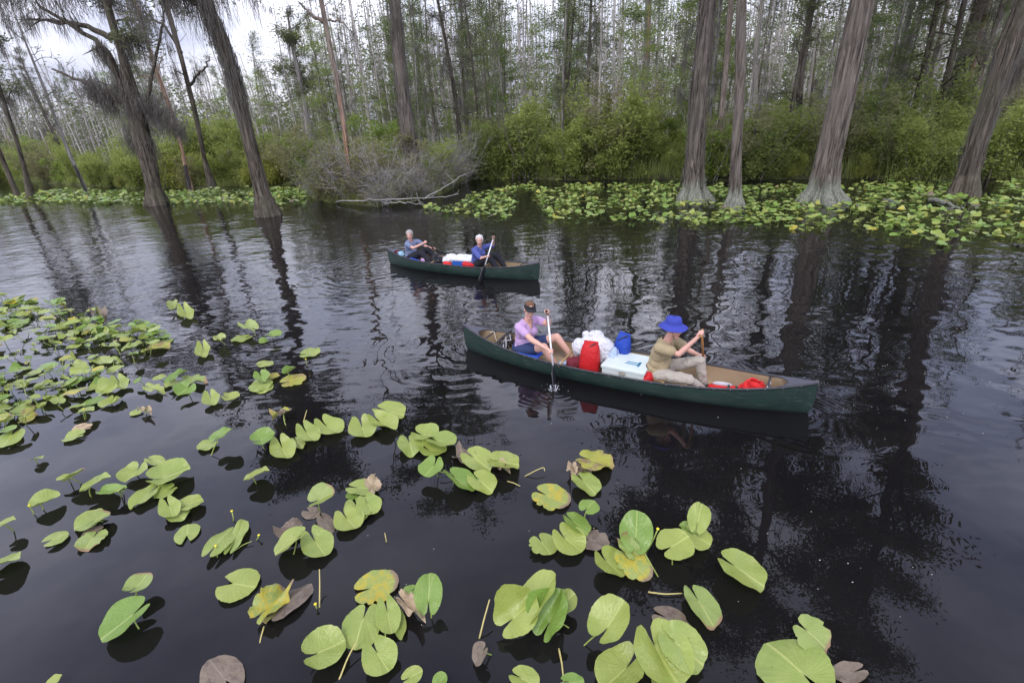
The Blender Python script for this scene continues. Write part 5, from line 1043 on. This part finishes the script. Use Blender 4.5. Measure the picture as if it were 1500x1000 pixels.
s = MB(); torso(s, j, 1.0, 1.02, .02, .014); s.cone(j['Rsh'], .066, j['Rsh']+(j['Rel']-j['Rsh'])*.52, .066); s.cone(j['Lsh'], .066, j['Lsh']+(j['Lel']-j['Lsh'])*.5, .066)
sh_ = fuse(s, 'shirt', .007, M['pink'], 4, W, None, .006, 9, dz=.5)
# open V of the neckline
def cut(o_, fn):
    import bmesh
    bm = bmesh.new(); bm.from_mesh(o_.data); bmesh.ops.delete(bm, geom=[f for f in bm.faces if fn(np.array(f.calc_center_median()))], context='FACES'); bm.to_mesh(o_.data); bm.free()
nk = j['neck']; fwv = Mt[:, 0]
def vneck(p, r=.066, dep=.12, w=.5, nk=nk, M_=Mt):
    d = p-nk; a, b, c = d.dot(M_[:, 0]), d.dot(M_[:, 1]), d.dot(M_[:, 2])
    return (a*a+b*b < r*r and c > -.03) or (a > 0 and c > -dep and abs(b) < w*(c+dep)+.004)
cut(sh_, vneck)
s = MB(); s.ell(at_(.02), (.15, .195, .115), Mt); s.cone(hR, .118, hR+(j['Rk']-hR)*.62, .092); s.cone(hL, .118, hL+(j['Lk']-hL)*.62, .092); fuse(s, 'shorts', .008, M['denim'], 4, W, None, .004, 12)
s = MB(); s.ell(q(-.022, 0, .04), (.098, .084, .094), Mh); s.cone(q(-.085, 0, .03), .045, q(-.12, 0, -.06), .03); s.cone(q(-.12, 0, -.06), .03, q(-.115, -.01, -.16), .012)
hr = fuse(s, 'hair', .006, M['hairb'], 2, W, None, .004, 40); cut(hr, lambda p: (p-q(.0, 0, 0)).dot(Mh[:, 0]) > .038 and (p-q(0, 0, 0)).dot(Mh[:, 2]) < .075)
# visor: band and curved brim
V = []; n_ = 28
for i in range(n_):
    a = -PI*.85+i*PI*1.7/(n_-1)
    for dz_, r_ in ((.048, 1.02), (.084, .96)): V.append(q(.0+.098*r_*math.cos(a), .082*r_*math.sin(a)*1.04, dz_+.012))
s = MB().add(V, [(2*i, 2*i+2, 2*i+3, 2*i+1) for i in range(n_-1)]); vz = s.build('visor', M['visor'], W); sm_ = vz.modifiers.new('t', 'SOLIDIFY'); sm_.thickness = .004
V = []; 
for i in range(21):
    a = -1.25+i*.125; V.append(q(.1*math.cos(a), .087*math.sin(a), .066)); e = math.cos(a*1.2)**.6 if math.cos(a*1.2) > 0 else 0; V.append(q(.1*math.cos(a)+.075*e, .09*math.sin(a)*(1+.1*e), (.066-.022*e-.022*abs(math.sin(a)))))
br_ = MB().add(V, [(2*i, 2*i+1, 2*i+3, 2*i+2) for i in range(20)]).build('brim', M['visor'], vz); sm_ = br_.modifiers.new('t', 'SOLIDIFY'); sm_.thickness = .004
for nm, an, d in (('sandal', j['Ra'], (1, -.1, 0)), ('sandal', j['La'], (1, .1, 0))):
    s = MB(); d = np.array(d); s.cone(an-d*.05+np.array([0, 0, -.045]), .03, an+d*.15+np.array([0, 0, -.05]), .032); s.build(nm, M['sandal'], W)

# --- man in the bow of the near canoe
J = dict(hip=(.55, -.01, .245), neck=(.655, -.01, .70), Rsh=(.60, -.185, .655), Lsh=(.70, .165, .655), Rel=(.855, -.17, .60), Rh=(1.095, -.05, .87), Lel=(.92, .28, .47), Lh=(1.11, .36, .34), head=(.735, -.01, .875), Rk=(1.02, -.2, .27), Ra=(1.17, -.08, .09), Lk=(1.10, .07, .44), La=(1.17, .1, .09), face=(.93, -.34, -.02))
Mn, j, o = person('f', J, 'man in tan shirt and wide blue hat paddling in the near canoe bow')
pt, pl_ = np.array([1.095, -.05, .885]), np.array([1.11, .37, .34]); pd, pdir = paddle('f', pt, pl_, 'wooden paddle held upright by the man in the blue hat', .80, .5, 'wood_paddle', 'wood_paddle', 'wood_paddle')
Rhc = pt+pdir*.0-o; Lhc = pt+pdir*.66-o; Rw, Lw = wr(Rhc, j['Rel']), wr(Lhc, j['Lel'])
mb_ = MB(); q, Mh = head(mb_, j['head'], j['face']); mb_.cone(j['neck']-np.array([0, 0, .03]), .058, j['head']-np.array([.02, 0, .06]), .054); Mt, at_ = torso(mb_, j, 1.0, 0, .0)
limb(mb_, (j['Rsh'], j['Rel'], Rw), None, (.05, .038, .026)); limb(mb_, (j['Lsh'], j['Lel'], Lw), None, (.05, .038, .026)); mb_.cone(j['Rel'], .038, j['Rel']+(Rw-j['Rel'])*.35, .038); mb_.cone(j['Lel'], .038, j['Lel']+(Lw-j['Lel'])*.35, .038)
hand(mb_, Rw, Rhc, np.cross(pdir, (0, 0, 1)) if False else np.cross(pdir, (1, 0, 0)), 1); hand(mb_, Lw, Lhc, pdir, -1)
hR, hL = j['hip']+np.array([.02, -.1, -.02]), j['hip']+np.array([.02, .1, -.02])
limb(mb_, (hR, j['Rk'], j['Ra']), None, (.085, .055, .036)); limb(mb_, (hL, j['Lk'], j['La']), None, (.085, .055, .036)); feet(mb_, j['Ra'], (1, .2, 0)); feet(mb_, j['La'], (1, .1, 0))
fuse(mb_, 'body', VOX, [M['skin_p'], M['lip'], M['brow'], M['lid']], 3, Mn, [(lipfn(q), 1), (browfn(q), 2), (socket(q), 3)]); face_parts(Mn, q, Mh)
s = MB(); torso(s, j, 1.03, 0, .01, .02); s.cone(j['Rsh'], .074, j['Rsh']+(j['Rel']-j['Rsh'])*.6, .078); s.cone(j['Lsh'], .074, j['Lsh']+(j['Lel']-j['Lsh'])*.55, .078)
sh_ = fuse(s, 'shirt', .007, M['khaki_s'], 4, Mn, None, .009, 8, dz=.6); nk = j['neck']; cut(sh_, lambda p: vneck(p, .066, .03, .2, nk, Mt))
s = MB(); s.ell(at_(.0), (.15, .19, .115), Mt); s.cone(hR, .1, j['Rk'], .07); s.cone(j['Rk'], .07, j['Ra']+np.array([0, 0, .02]), .058); s.cone(hL, .1, j['Lk'], .07); s.cone(j['Lk'], .07, j['La']+np.array([0, 0, .02]), .058); fuse(s, 'trousers', .007, M['khaki_t'], 4, Mn, None, .012, 11)
s = MB(); s.ell(at_(.1), (.142, .185, .022), Mt); s.build('belt', M['belt'], Mn)
for an, d in ((j['Ra'], (1, .2, 0)), (j['La'], (1, .1, 0))):
    s = MB(); d = np.array(d); s.cone(an-d*.04+np.array([0, 0, -.03]), .042, an+d*.17+np.array([0, 0, -.04]), .036); s.build('shoe', M['shoe'], Mn)
s = MB(); s.ell(q(-.03, 0, .02), (.09, .083, .09), Mh); hr = fuse(s, 'hair', .006, M['hairg'], 2, Mn, None, .003, 40); cut(hr, lambda p: (p-q(0, 0, 0)).dot(Mh[:, 0]) > .0)
# blue hat: crown and drooping brim turned from one profile
V = []; prof = [(0, .158), (.05, .156), (.085, .142), (.1, .11), (.104, .075), (.108, .052), (.135, .044), (.162, .03), (.186, .012), (.188, .007), (.165, .022), (.135, .038), (.106, .045)]; sg = 36
for r_, z_ in prof:
    for i in range(sg):
        a = i*2*PI/sg; wv_ = (r_ > .12)*.012*math.sin(3*a+1)+(r_ > .12)*.008*math.sin(5*a); V.append(q(max(r_, .001)*math.cos(a)*1.05-.01, max(r_, .001)*math.sin(a)*.96, z_+wv_*.7+.026+(.008*math.sin(2*a+.6) if z_ > .1 else 0)))
hat = MB().add(V, [(i*sg+k_, i*sg+(k_+1) % sg, (i+1)*sg+(k_+1) % sg, (i+1)*sg+k_) for i in range(len(prof)-1) for k_ in range(sg)]).build('hat', M['bluehat'], Mn)
hb_ = MB(); P = [q(.106*math.cos(a)*1.05-.01, .106*math.sin(a)*.96, .058) for a in np.linspace(0, 2*PI, 40)]; hb_.tube(np.array(P), .005, 5, False); hb_.build('hat_band', M['bluehat'], hat)
MB().tube(np.array([q(.02, -.08, .02), q(.035, -.06, -.06), q(.04, -.02, -.13), q(.035, .05, -.08)]), .0025, 5).build('chin_cord', M['visor'], hat)

# --- man in the stern of the far canoe
J = dict(hip=(-1.52, 0, .27), neck=(-1.47, -.01, .70), Rsh=(-1.46, -.185, .645), Lsh=(-1.38, .17, .645), Rel=(-1.20, -.25, .58), Rh=(-.93, -.04, .69), Lel=(-1.2, .28, .5), Lh=(-1.0, .36, .42), head=(-1.45, -.04, .86), Rk=(-1.04, -.14, .44), Ra=(-.68, -.14, .12), Lk=(-1.06, .16, .46), La=(-.72, .16, .12), face=(.45, -.88, -.08))
Bm, j, o = person('b', J, 'grey haired man in a grey blue shirt in the stern of the far canoe')
pt, pl_ = np.array([-.93, -.04, .70]), np.array([-1.0, .40, .40]); pd, pdir = paddle('b', pt, pl_, 'dark paddle held on the far side by the grey haired man', .78, .45, 'black_plastic', 'black_plastic')
def sitter(Rt, j, o, pdir, pt, low, skin, bust=0, belly=0.0, Rs=1, Ls=-1, topR=True):
    global q, Mh, Mt, at_
    a, b = ('Rel', 'Lel') if topR else ('Lel', 'Rel'); tc_, lc_ = pt-o, pt+pdir*low-o; tw, lw = wr(tc_, j[a]), wr(lc_, j[b])
    mb_ = MB(); q, Mh = head(mb_, j['head'], j['face']); mb_.cone(j['neck']-np.array([0, 0, .03]), .056, j['head']-np.array([.0, 0, .06]), .052); Mt, at_ = torso(mb_, j, 1.0, bust, belly)
    sa, sb = ('Rsh', 'Lsh') if topR else ('Lsh', 'Rsh')
    limb(mb_, (j[sa], j[a], tw), None, (.05, .038, .025)); limb(mb_, (j[sb], j[b], lw), None, (.05, .038, .025)); hand(mb_, tw, tc_, np.cross(pdir, (1, 0, 0)), 1); hand(mb_, lw, lc_, pdir, -1)
    hR, hL = j['hip']+np.array([.02, -.1, -.02]), j['hip']+np.array([.02, .1, -.02]); limb(mb_, (hR, j['Rk'], j['Ra']), None, (.088, .056, .036)); limb(mb_, (hL, j['Lk'], j['La']), None, (.088, .056, .036)); feet(mb_, j['Ra'], (1, 0, 0)); feet(mb_, j['La'], (1, 0, 0))
    fuse(mb_, 'body', .007, [M[skin], M['lip'], M['brow'], M['lid']], 3, Rt, [(lipfn(q), 1), (socket(q), 3)]); face_parts(Rt, q, Mh); return hR, hL
def dress(Rt, j, hR, hL, shirt, trs, slv, bust=0, belly=0.0, hair='hairg'):
    s = MB(); torso(s, j, 1.02, bust, belly, .018)
    for a, b in (('Rsh', 'Rel'), ('Lsh', 'Lel')): s.cone(j[a], .07, j[a]+(j[b]-j[a])*slv, .066)
    sh_ = fuse(s, 'shirt', .0085, M[shirt], 4, Rt, None, .008, 9, dz=.6); nk = j['neck']; cut(sh_, lambda p: vneck(p, .064, .05, .4, nk, Mt))
    s = MB(); s.ell(at_(.0), (.15, .19, .115), Mt)
    for h_, a, b in ((hR, 'Rk', 'Ra'), (hL, 'Lk', 'La')): s.cone(h_, .112, j[a], .08); s.cone(j[a], .08, j[b]+np.array([0, 0, .02]), .06)
    fuse(s, 'trousers', .009, M[trs], 4, Rt, None, .01, 11)
    s = MB(); s.ell(q(-.025, 0, .045), (.1, .092, .092), Mh); s.ell(q(-.05, 0, -.01), (.07, .085, .075), Mh); hr = fuse(s, 'hair', .006, M[hair], 2, Rt, None, .016, 30); cut(hr, lambda p: (p-q(0, 0, 0)).dot(Mh[:, 0]) > .03 and (p-q(0, 0, 0)).dot(Mh[:, 2]) < .068)
    for an in (j['Ra'], j['La']): s = MB(); s.cone(an+np.array([-.04, 0, -.03]), .042, an+np.array([.17, 0, -.04]), .036); s.build('shoe', M['shoe'], Rt)
hR, hL = sitter(Bm, j, o, pdir, pt, .5, 'skin_p', 0, .03); dress(Bm, j, hR, hL, 'greyshirt', 'blackt', .55, 0, .03, 'hairg')
# --- woman in the bow of the far canoe
J = dict(hip=(.62, -.02, .28), neck=(.74, -.04, .71), Rsh=(.67, -.2, .65), Lsh=(.82, .12, .665), Rel=(.93, -.33, .50), Rh=(1.17, -.33, .60), Lel=(1.05, .10, .73), Lh=(1.2, -.09, .97), head=(.78, -.08, .87), Rk=(1.08, -.14, .47), Ra=(1.32, -.12, .12), Lk=(1.12, .14, .5), La=(1.36, .14, .12), face=(.38, -.9, -.12))
Bw, j, o = person('b', J, 'white haired woman in a blue shirt paddling in the bow of the far canoe')
pt, pl_ = np.array([1.2, -.09, .98]), np.array([1.17, -.36, .58]); pd, pdir = paddle('b', pt, pl_, 'silver paddle with black blade held by the white haired woman', .72, .48)
hR, hL = sitter(Bw, j, o, pdir, pt, .48, 'skin_f', .9, .01, topR=False); dress(Bw, j, hR, hL, 'blueshirt', 'blackt', .9, .9, .01, 'hairw')

# ------------------------------------------------------------------ things carried in the canoes
def thing(k, name, x, y, label, cat, group=None, rz=0): return empty(name, cw(k, x, y, 0), CAN[k][1]+rz, label, cat, group)
M['red_vinyl'] = cloth('red_vinyl', (.5, .018, .02), 7, .03, .12, .35); M['white_plastic'] = cloth('white_plastic_bag', (.72, .72, .75), 13, .06, .08, .4); M['blue_vinyl'] = cloth('blue_vinyl', (.025, .07, .4), 8, .05, .2, .35); M['box_white'] = simple('painted_box', (.6, .67, .64), .55, .12, 5, .002, 30)
M['tape'] = simple('blue_tape', (.03, .2, .33), .5, .1); M['foam_blue'] = simple('blue_foam', (.03, .1, .55), .7, .1); M['maroon'] = cloth('maroon_cloth', (.14, .02, .03)); M['blackbag'] = cloth('black_bag', (.012, .012, .015), 9, .012, .3, .3); M['lightblue'] = cloth('light_blue_bag', (.3, .5, .65), 12, .012, .2, .4)
M['cool_blue'] = simple('cooler_blue', (.02, .1, .42), .4, .1); M['cool_white'] = simple('cooler_white', (.75, .76, .78), .35, .06); M['buckle'] = simple('dark_strap', (.03, .03, .03), .5, .2); M['grey_strap'] = simple('grey_strap', (.5, .5, .52), .6, .2); M['latch'] = simple('latch_metal', (.3, .27, .22), .35, .3)
M['red_cloth'] = cloth('red_cloth', (.6, .03, .03), 12, .01); M['clearbag'] = cloth('clear_bag', (.4, .5, .68), 16, .02, .3, .2); M['towel'] = cloth('tan_towel', (.5, .36, .2), 20, .01)
def rollbag(k, x, y, z0, rx, ry, h, label, mat, rz=0, tilt=0, name='dry_bag'):
    """roll-top bag: round base drawn flat to a folded top with a buckle strap"""
    root = thing(k, name, x, y, label, 'bag', None, rz); V = []; sg, n_ = 32, 20
    for i in range(n_):
        t = i/(n_-1); fx = rx*(1-.06*t-.30*max(0, (t-.55)/.45)**2); fy = ry*(1 if t < .5 else max(.1, math.cos(((t-.5)/.5)*1.5)**.7)); e = min(1, (t/.06)) if t < .06 else 1; p_ = .8
        for j_ in range(sg):
            a = j_*2*PI/sg; c_, s_ = math.cos(a), math.sin(a); wv_ = 1+.03*noise.noise((c_*3, s_*3, t*5))+(.035*math.sin(a*7+t*3)*max(0, t-.45))
            V.append((fx*(.8+.2*e)*np.sign(c_)*abs(c_)**p_*wv_, fy*(.8+.2*e)*np.sign(s_)*abs(s_)**p_*wv_, z0+h*t))
    b = MB().add(V, [(i*sg+j_, i*sg+(j_+1) % sg, (i+1)*sg+(j_+1) % sg, (i+1)*sg+j_) for i in range(n_-1) for j_ in range(sg)]+[tuple(range(sg))[::-1], tuple(range((n_-1)*sg, n_*sg))]).build('bag', M[mat], root)
    r = MB(); r.cone((-rx*.6, 0, z0+h-.004), .017, (rx*.6, 0, z0+h+.004), .017); r.build('roll_top', M[mat], root)
    st = MB(); P = np.array([(rx*.5, -.035, z0+h+.0), (rx*.2, -.05, z0+h-.02), (-rx*.1, -.055, z0+h-.06), (-rx*.45, -.07, z0+h-.11)]); st.tube(P, .009, 6); st.build('strap', M['buckle'], root); root.rotation_euler = (0, tilt, CAN[k][1]+rz); return root
rollbag('f', -.37, -.2, .03, .15, .13, .56, 'bright red roll top dry bag standing beside the white box', 'red_vinyl', rad(5), rad(3))
def lump(k, name, x, y, label, cat, prims, mat, vox=.012, disp=.03, ds=9, child='bag', sm=3):
    root = thing(k, name, x, y, label, cat); m = MB()
    for c, r in prims: m.ell(c, r)
    o_ = fuse(m, name, vox, M[mat], sm, None, None, disp, ds); o_.location = root.location; o_.rotation_euler = root.rotation_euler
    for a in ('label', 'category'): o_[a] = root[a]
    bpy.data.objects.remove(root); return o_
lump('f', 'plastic_bag', -.40, .1, 'crumpled white plastic bag piled behind the red dry bag', 'bag', [((0, 0, .3), (.26, .2, .26)), ((.12, 0, .36), (.18, .17, .2)), ((-.2, -.02, .32), (.13, .14, .16)), ((-.15, .06, .52), (.07, .05, .07)), ((.02, .04, .52), (.14, .1, .1))], 'white_plastic', .011, .028, 6)
rollbag('f', -.06, .27, .05, .13, .1, .55, 'blue roll top dry bag leaning beside the white plastic bag', 'blue_vinyl', rad(-15), rad(8))
lump('f', 'clear_bag', -.10, .1, 'clear plastic bag of bluish things between white bag and box', 'bag', [((0, 0, .25), (.08, .12, .16)), ((.02, -.1, .2), (.07, .08, .12))], 'clearbag', .011, .03, 12)
lump('f', 'cloth_bag', -.62, -.16, 'dark maroon cloth bag lying left of the red dry bag', 'bag', [((0, 0, .16), (.12, .13, .11)), ((.08, 0, .2), (.1, .1, .1))], 'maroon', .01, .02, 10)
lump('f', 'towel', -.62, .1, 'tan towel crumpled in front of the woman in lilac', 'towel', [((0, 0, .12), (.16, .16, .06)), ((.1, .0, .17), (.08, .12, .05))], 'towel', .01, .03, 10)
lump('f', 'plastic_pouch', -.82, .0, 'small white plastic pouch at the feet of the woman in lilac', 'pouch', [((0, 0, .07), (.11, .07, .035))], 'clearbag', .01, .02, 12)
# white painted box with blue tape
bx = thing('f', 'wooden_box', .16, -.02, 'white painted wooden box with blue tape mark on its lid', 'box', None, rad(-3))
MB().box((0, 0, .14), (.6, .52, .23), bev=.006).build('body', M['box_white'], bx, smooth=False)
ld = MB().box((0, 0, .278), (.625, .545, .045), bev=.006).build('lid', M['box_white'], bx, smooth=False)
tp = MB(); z = .3015
for (cx, cy, dx, dy) in ((.17, -.045, .035, .15), (.085, -.02, .19, .026), (.075, -.075, .19, .026)): tp.box((cx, cy, z), (dx, dy, .002))
tp.build('tape_mark', M['tape'], ld, smooth=False)
lt = MB(); lt.box((.0, -.278, .235), (.09, .012, .035), bev=.003); lt.cone((-.02, -.288, .225), .008, (.03, -.288, .225), .008); lt.build('latch', M['latch'], bx, smooth=False)
# under and behind the paddlers
sp_ = MB(); sp_.box((0, 0, .0), (.36, .3, .03), bev=.01); o_ = sp_.build('seat_pad', M['foam_blue'], None, cw('f', -1.34, -.13, .215)); o_.rotation_euler = (0, rad(4), CAN['f'][1]); tag(o_, 'blue foam pad under the woman in lilac', 'seat pad')
sb_ = thing('f', 'folding_seat_back', -1.78, -.02, 'black seat back with white straps behind the woman in lilac', 'seat back'); m = MB()
for a in np.linspace(-.2, .2, 5): m.tube([(-.02, a, .14), (-.1, a*1.05, .26), (-.12, a, .34)], .022, 6)
for z_ in (.2, .28, .36): m.tube([(-.02-.25*(z_-.16), -.22, z_), (-.04-.25*(z_-.16), 0, z_), (-.02-.25*(z_-.16), .22, z_)], .02, 6)
m.build('frame', M['buckle'], sb_); m = MB(); m.tube([(.0, -.2, .2), (-.07, -.05, .3), (-.02, .1, .26), (-.1, .2, .33)], .013, 6); m.tube([(.02, -.22, .24), (.0, -.1, .22), (-.08, .05, .36)], .01, 6); m.build('strap', M['grey_strap'], sb_)
lump('f', 'cushion', .47, -.16, 'red cushion behind the hips of the man in the blue hat', 'cushion', [((0, 0, .16), (.09, .16, .1)), ((.03, 0, .2), (.07, .14, .08))], 'red_vinyl', .01, .01, 9)
# life jacket and rope bag in the bow
lj = thing('f', 'life_jacket', 1.45, -.03, 'red life jacket with grey mesh lying in the bow of the near canoe', 'life jacket', None, rad(8)); m = MB()
for c, r in (((-.12, -.06, .1), (.16, .12, .05)), ((.1, -.04, .13), (.13, .1, .055)), ((0, .1, .1), (.2, .08, .05))): m.ell(c, r)
fuse(m, 'panel', .009, M['red_cloth'], 3, lj, None, .012, 12); m = MB(); m.tube([(.0, -.15, .14), (.05, -.03, .2), (.06, .1, .15)], .014, 6); m.tube([(.12, -.13, .15), (.15, -.03, .195), (.15, .1, .14)], .014, 6); m.build('strap', M['buckle'], lj)
m = MB(); m.ell((-.02, .1, .15), (.13, .03, .035)); m.build('mesh_panel', M['grey_strap'], lj)
rb = thing('f', 'rope_bag', 1.8, -.02, 'round red rope bundle beside the bow deck of near canoe', 'rope bundle'); m = MB()
for i in range(9):
    P = [(math.cos(a)*(.17-.012*i)*1.05, math.sin(a)*(.12-.006*i), .2+.014*i+.012*math.sin(a*3+i)) for a in np.linspace(0, 2*PI, 26)]; m.tube(np.array(P), .011, 5, False)
m.ell((0, 0, .2), (.16, .11, .1)); m.build('coil', M['red_cloth'], rb); m = MB(); m.tube([(.12, -.08, .24), (.17, 0, .33), (.14, .09, .26)], .012, 6); m.build('loop', M['grey_strap'], rb)
# far canoe load
cl = thing('b', 'cooler', .24, 0, 'blue cooler with white lid in the middle of the far canoe', 'cooler', None, rad(4)); V_ = MB().box((0, 0, .2), (.56, .38, .27), bev=.02).build('body', M['cool_blue'], cl, smooth=False)
l2 = MB().box((0, 0, .37), (.6, .42, .085), bev=.02).build('lid', M['cool_white'], cl, smooth=False); MB().box((.02, -.02, .4135), (.16, .05, .004)).build('handle_recess', M['grey_strap'], l2, smooth=False)
lump('b', 'plastic_bag', -.22, .05, 'white plastic bag beside the blue cooler in the far canoe', 'bag', [((0, 0, .28), (.2, .17, .15)), ((-.14, 0, .24), (.14, .15, .12))], 'white_plastic', .012, .03, 9)
lump('b', 'dry_bag', -.55, -.05, 'glossy black bag at the feet of the grey haired man', 'bag', [((0, 0, .2), (.17, .17, .16)), ((-.12, 0, .28), (.12, .14, .13)), ((.12, 0, .14), (.1, .14, .09))], 'blackbag', .012, .02, 9)
lump('b', 'stuff_sack', -.18, -.2, 'small red sack under the white bag of the far canoe', 'bag', [((0, 0, .22), (.14, .07, .07))], 'red_cloth', .01, .01, 9)
lump('b', 'cushion', .5, -.22, 'red cushion beside the white haired woman', 'cushion', [((0, 0, .26), (.17, .06, .07)), ((-.1, 0, .27), (.1, .06, .08))], 'red_vinyl', .01, .01, 9)
lump('b', 'stuff_sack', -1.88, 0, 'light blue sack in the stern of the far canoe', 'bag', [((0, 0, .26), (.12, .12, .12))], 'lightblue', .01, .02, 10)
lump('b', 'stuff_sack', -2.02, .02, 'dark red sack at the very stern of the far canoe', 'bag', [((0, 0, .3), (.08, .07, .08))], 'maroon', .01, .02, 10)
sp_ = MB(); sp_.box((0, 0, 0), (.3, .12, .05), bev=.012); o_ = sp_.build('seat_pad', M['foam_blue'], None, cw('b', -1.22, -.24, .25)); o_.rotation_euler = (0, rad(10), CAN['b'][1]); tag(o_, 'pale blue pad under the grey haired man', 'seat pad')
lump('b', 'patterned_pouch', -.98, -.18, 'small pink and white pouch by the legs of the grey haired man', 'pouch', [((0, 0, .25), (.07, .05, .06))], 'pink', .01, .01, 12)
# splash where the near paddle enters the water
M['foam'] = simple('foam_water', (.75, .77, .8), .15, .1, 20); rng = random.Random(9); m = MB(); c0 = cw('f', -.675, -.70)
for i in range(60):
    a = rng.uniform(0, 6.28); r_ = abs(rng.gauss(0, .07)); s_ = rng.uniform(.0015, .004); m.ell((math.cos(a)*r_-.04, math.sin(a)*r_, abs(rng.gauss(.02, .05))*(1-r_*3) if r_ < .3 else .005), (s_, s_, s_*rng.uniform(.8, 2.2)), None, 6, 0, 4)
for i in range(10):
    a = rng.uniform(0, 6.28); m.cone((-.04+.05*math.cos(a), .05*math.sin(a), 0), .006, (-.04+.07*math.cos(a), .07*math.sin(a), rng.uniform(.03, .07)), .002, 6)
tag(m.build('water_splash', M['foam'], None, c0), 'small white splash where the near paddle enters the water', 'splash', kind='stuff')

# pale flakes and pollen drifting on the open water
M['flake'] = simple('pale_flake', (.5, .48, .42), .7, .3, 20); rng = random.Random(21); m = MB()
for i in range(150):
    if i < 95: x_, y_ = rng.gauss(1290, 95), rng.gauss(520, 55)
    else: x_, y_ = rng.uniform(420, 1480), rng.uniform(440, 960)
    p = at(x_, y_, 0)
    if p[1] < 1.8: continue
    s_ = rng.uniform(.003, .008); m.ell((p[0], p[1], .002), (s_, s_*rng.uniform(.5, 1), .0025), None, 6, 0, 4)
tag(m.build('floating_flakes', M['flake']), 'scattered pale specks of plant litter drifting on the dark water', 'plant litter', kind='stuff')
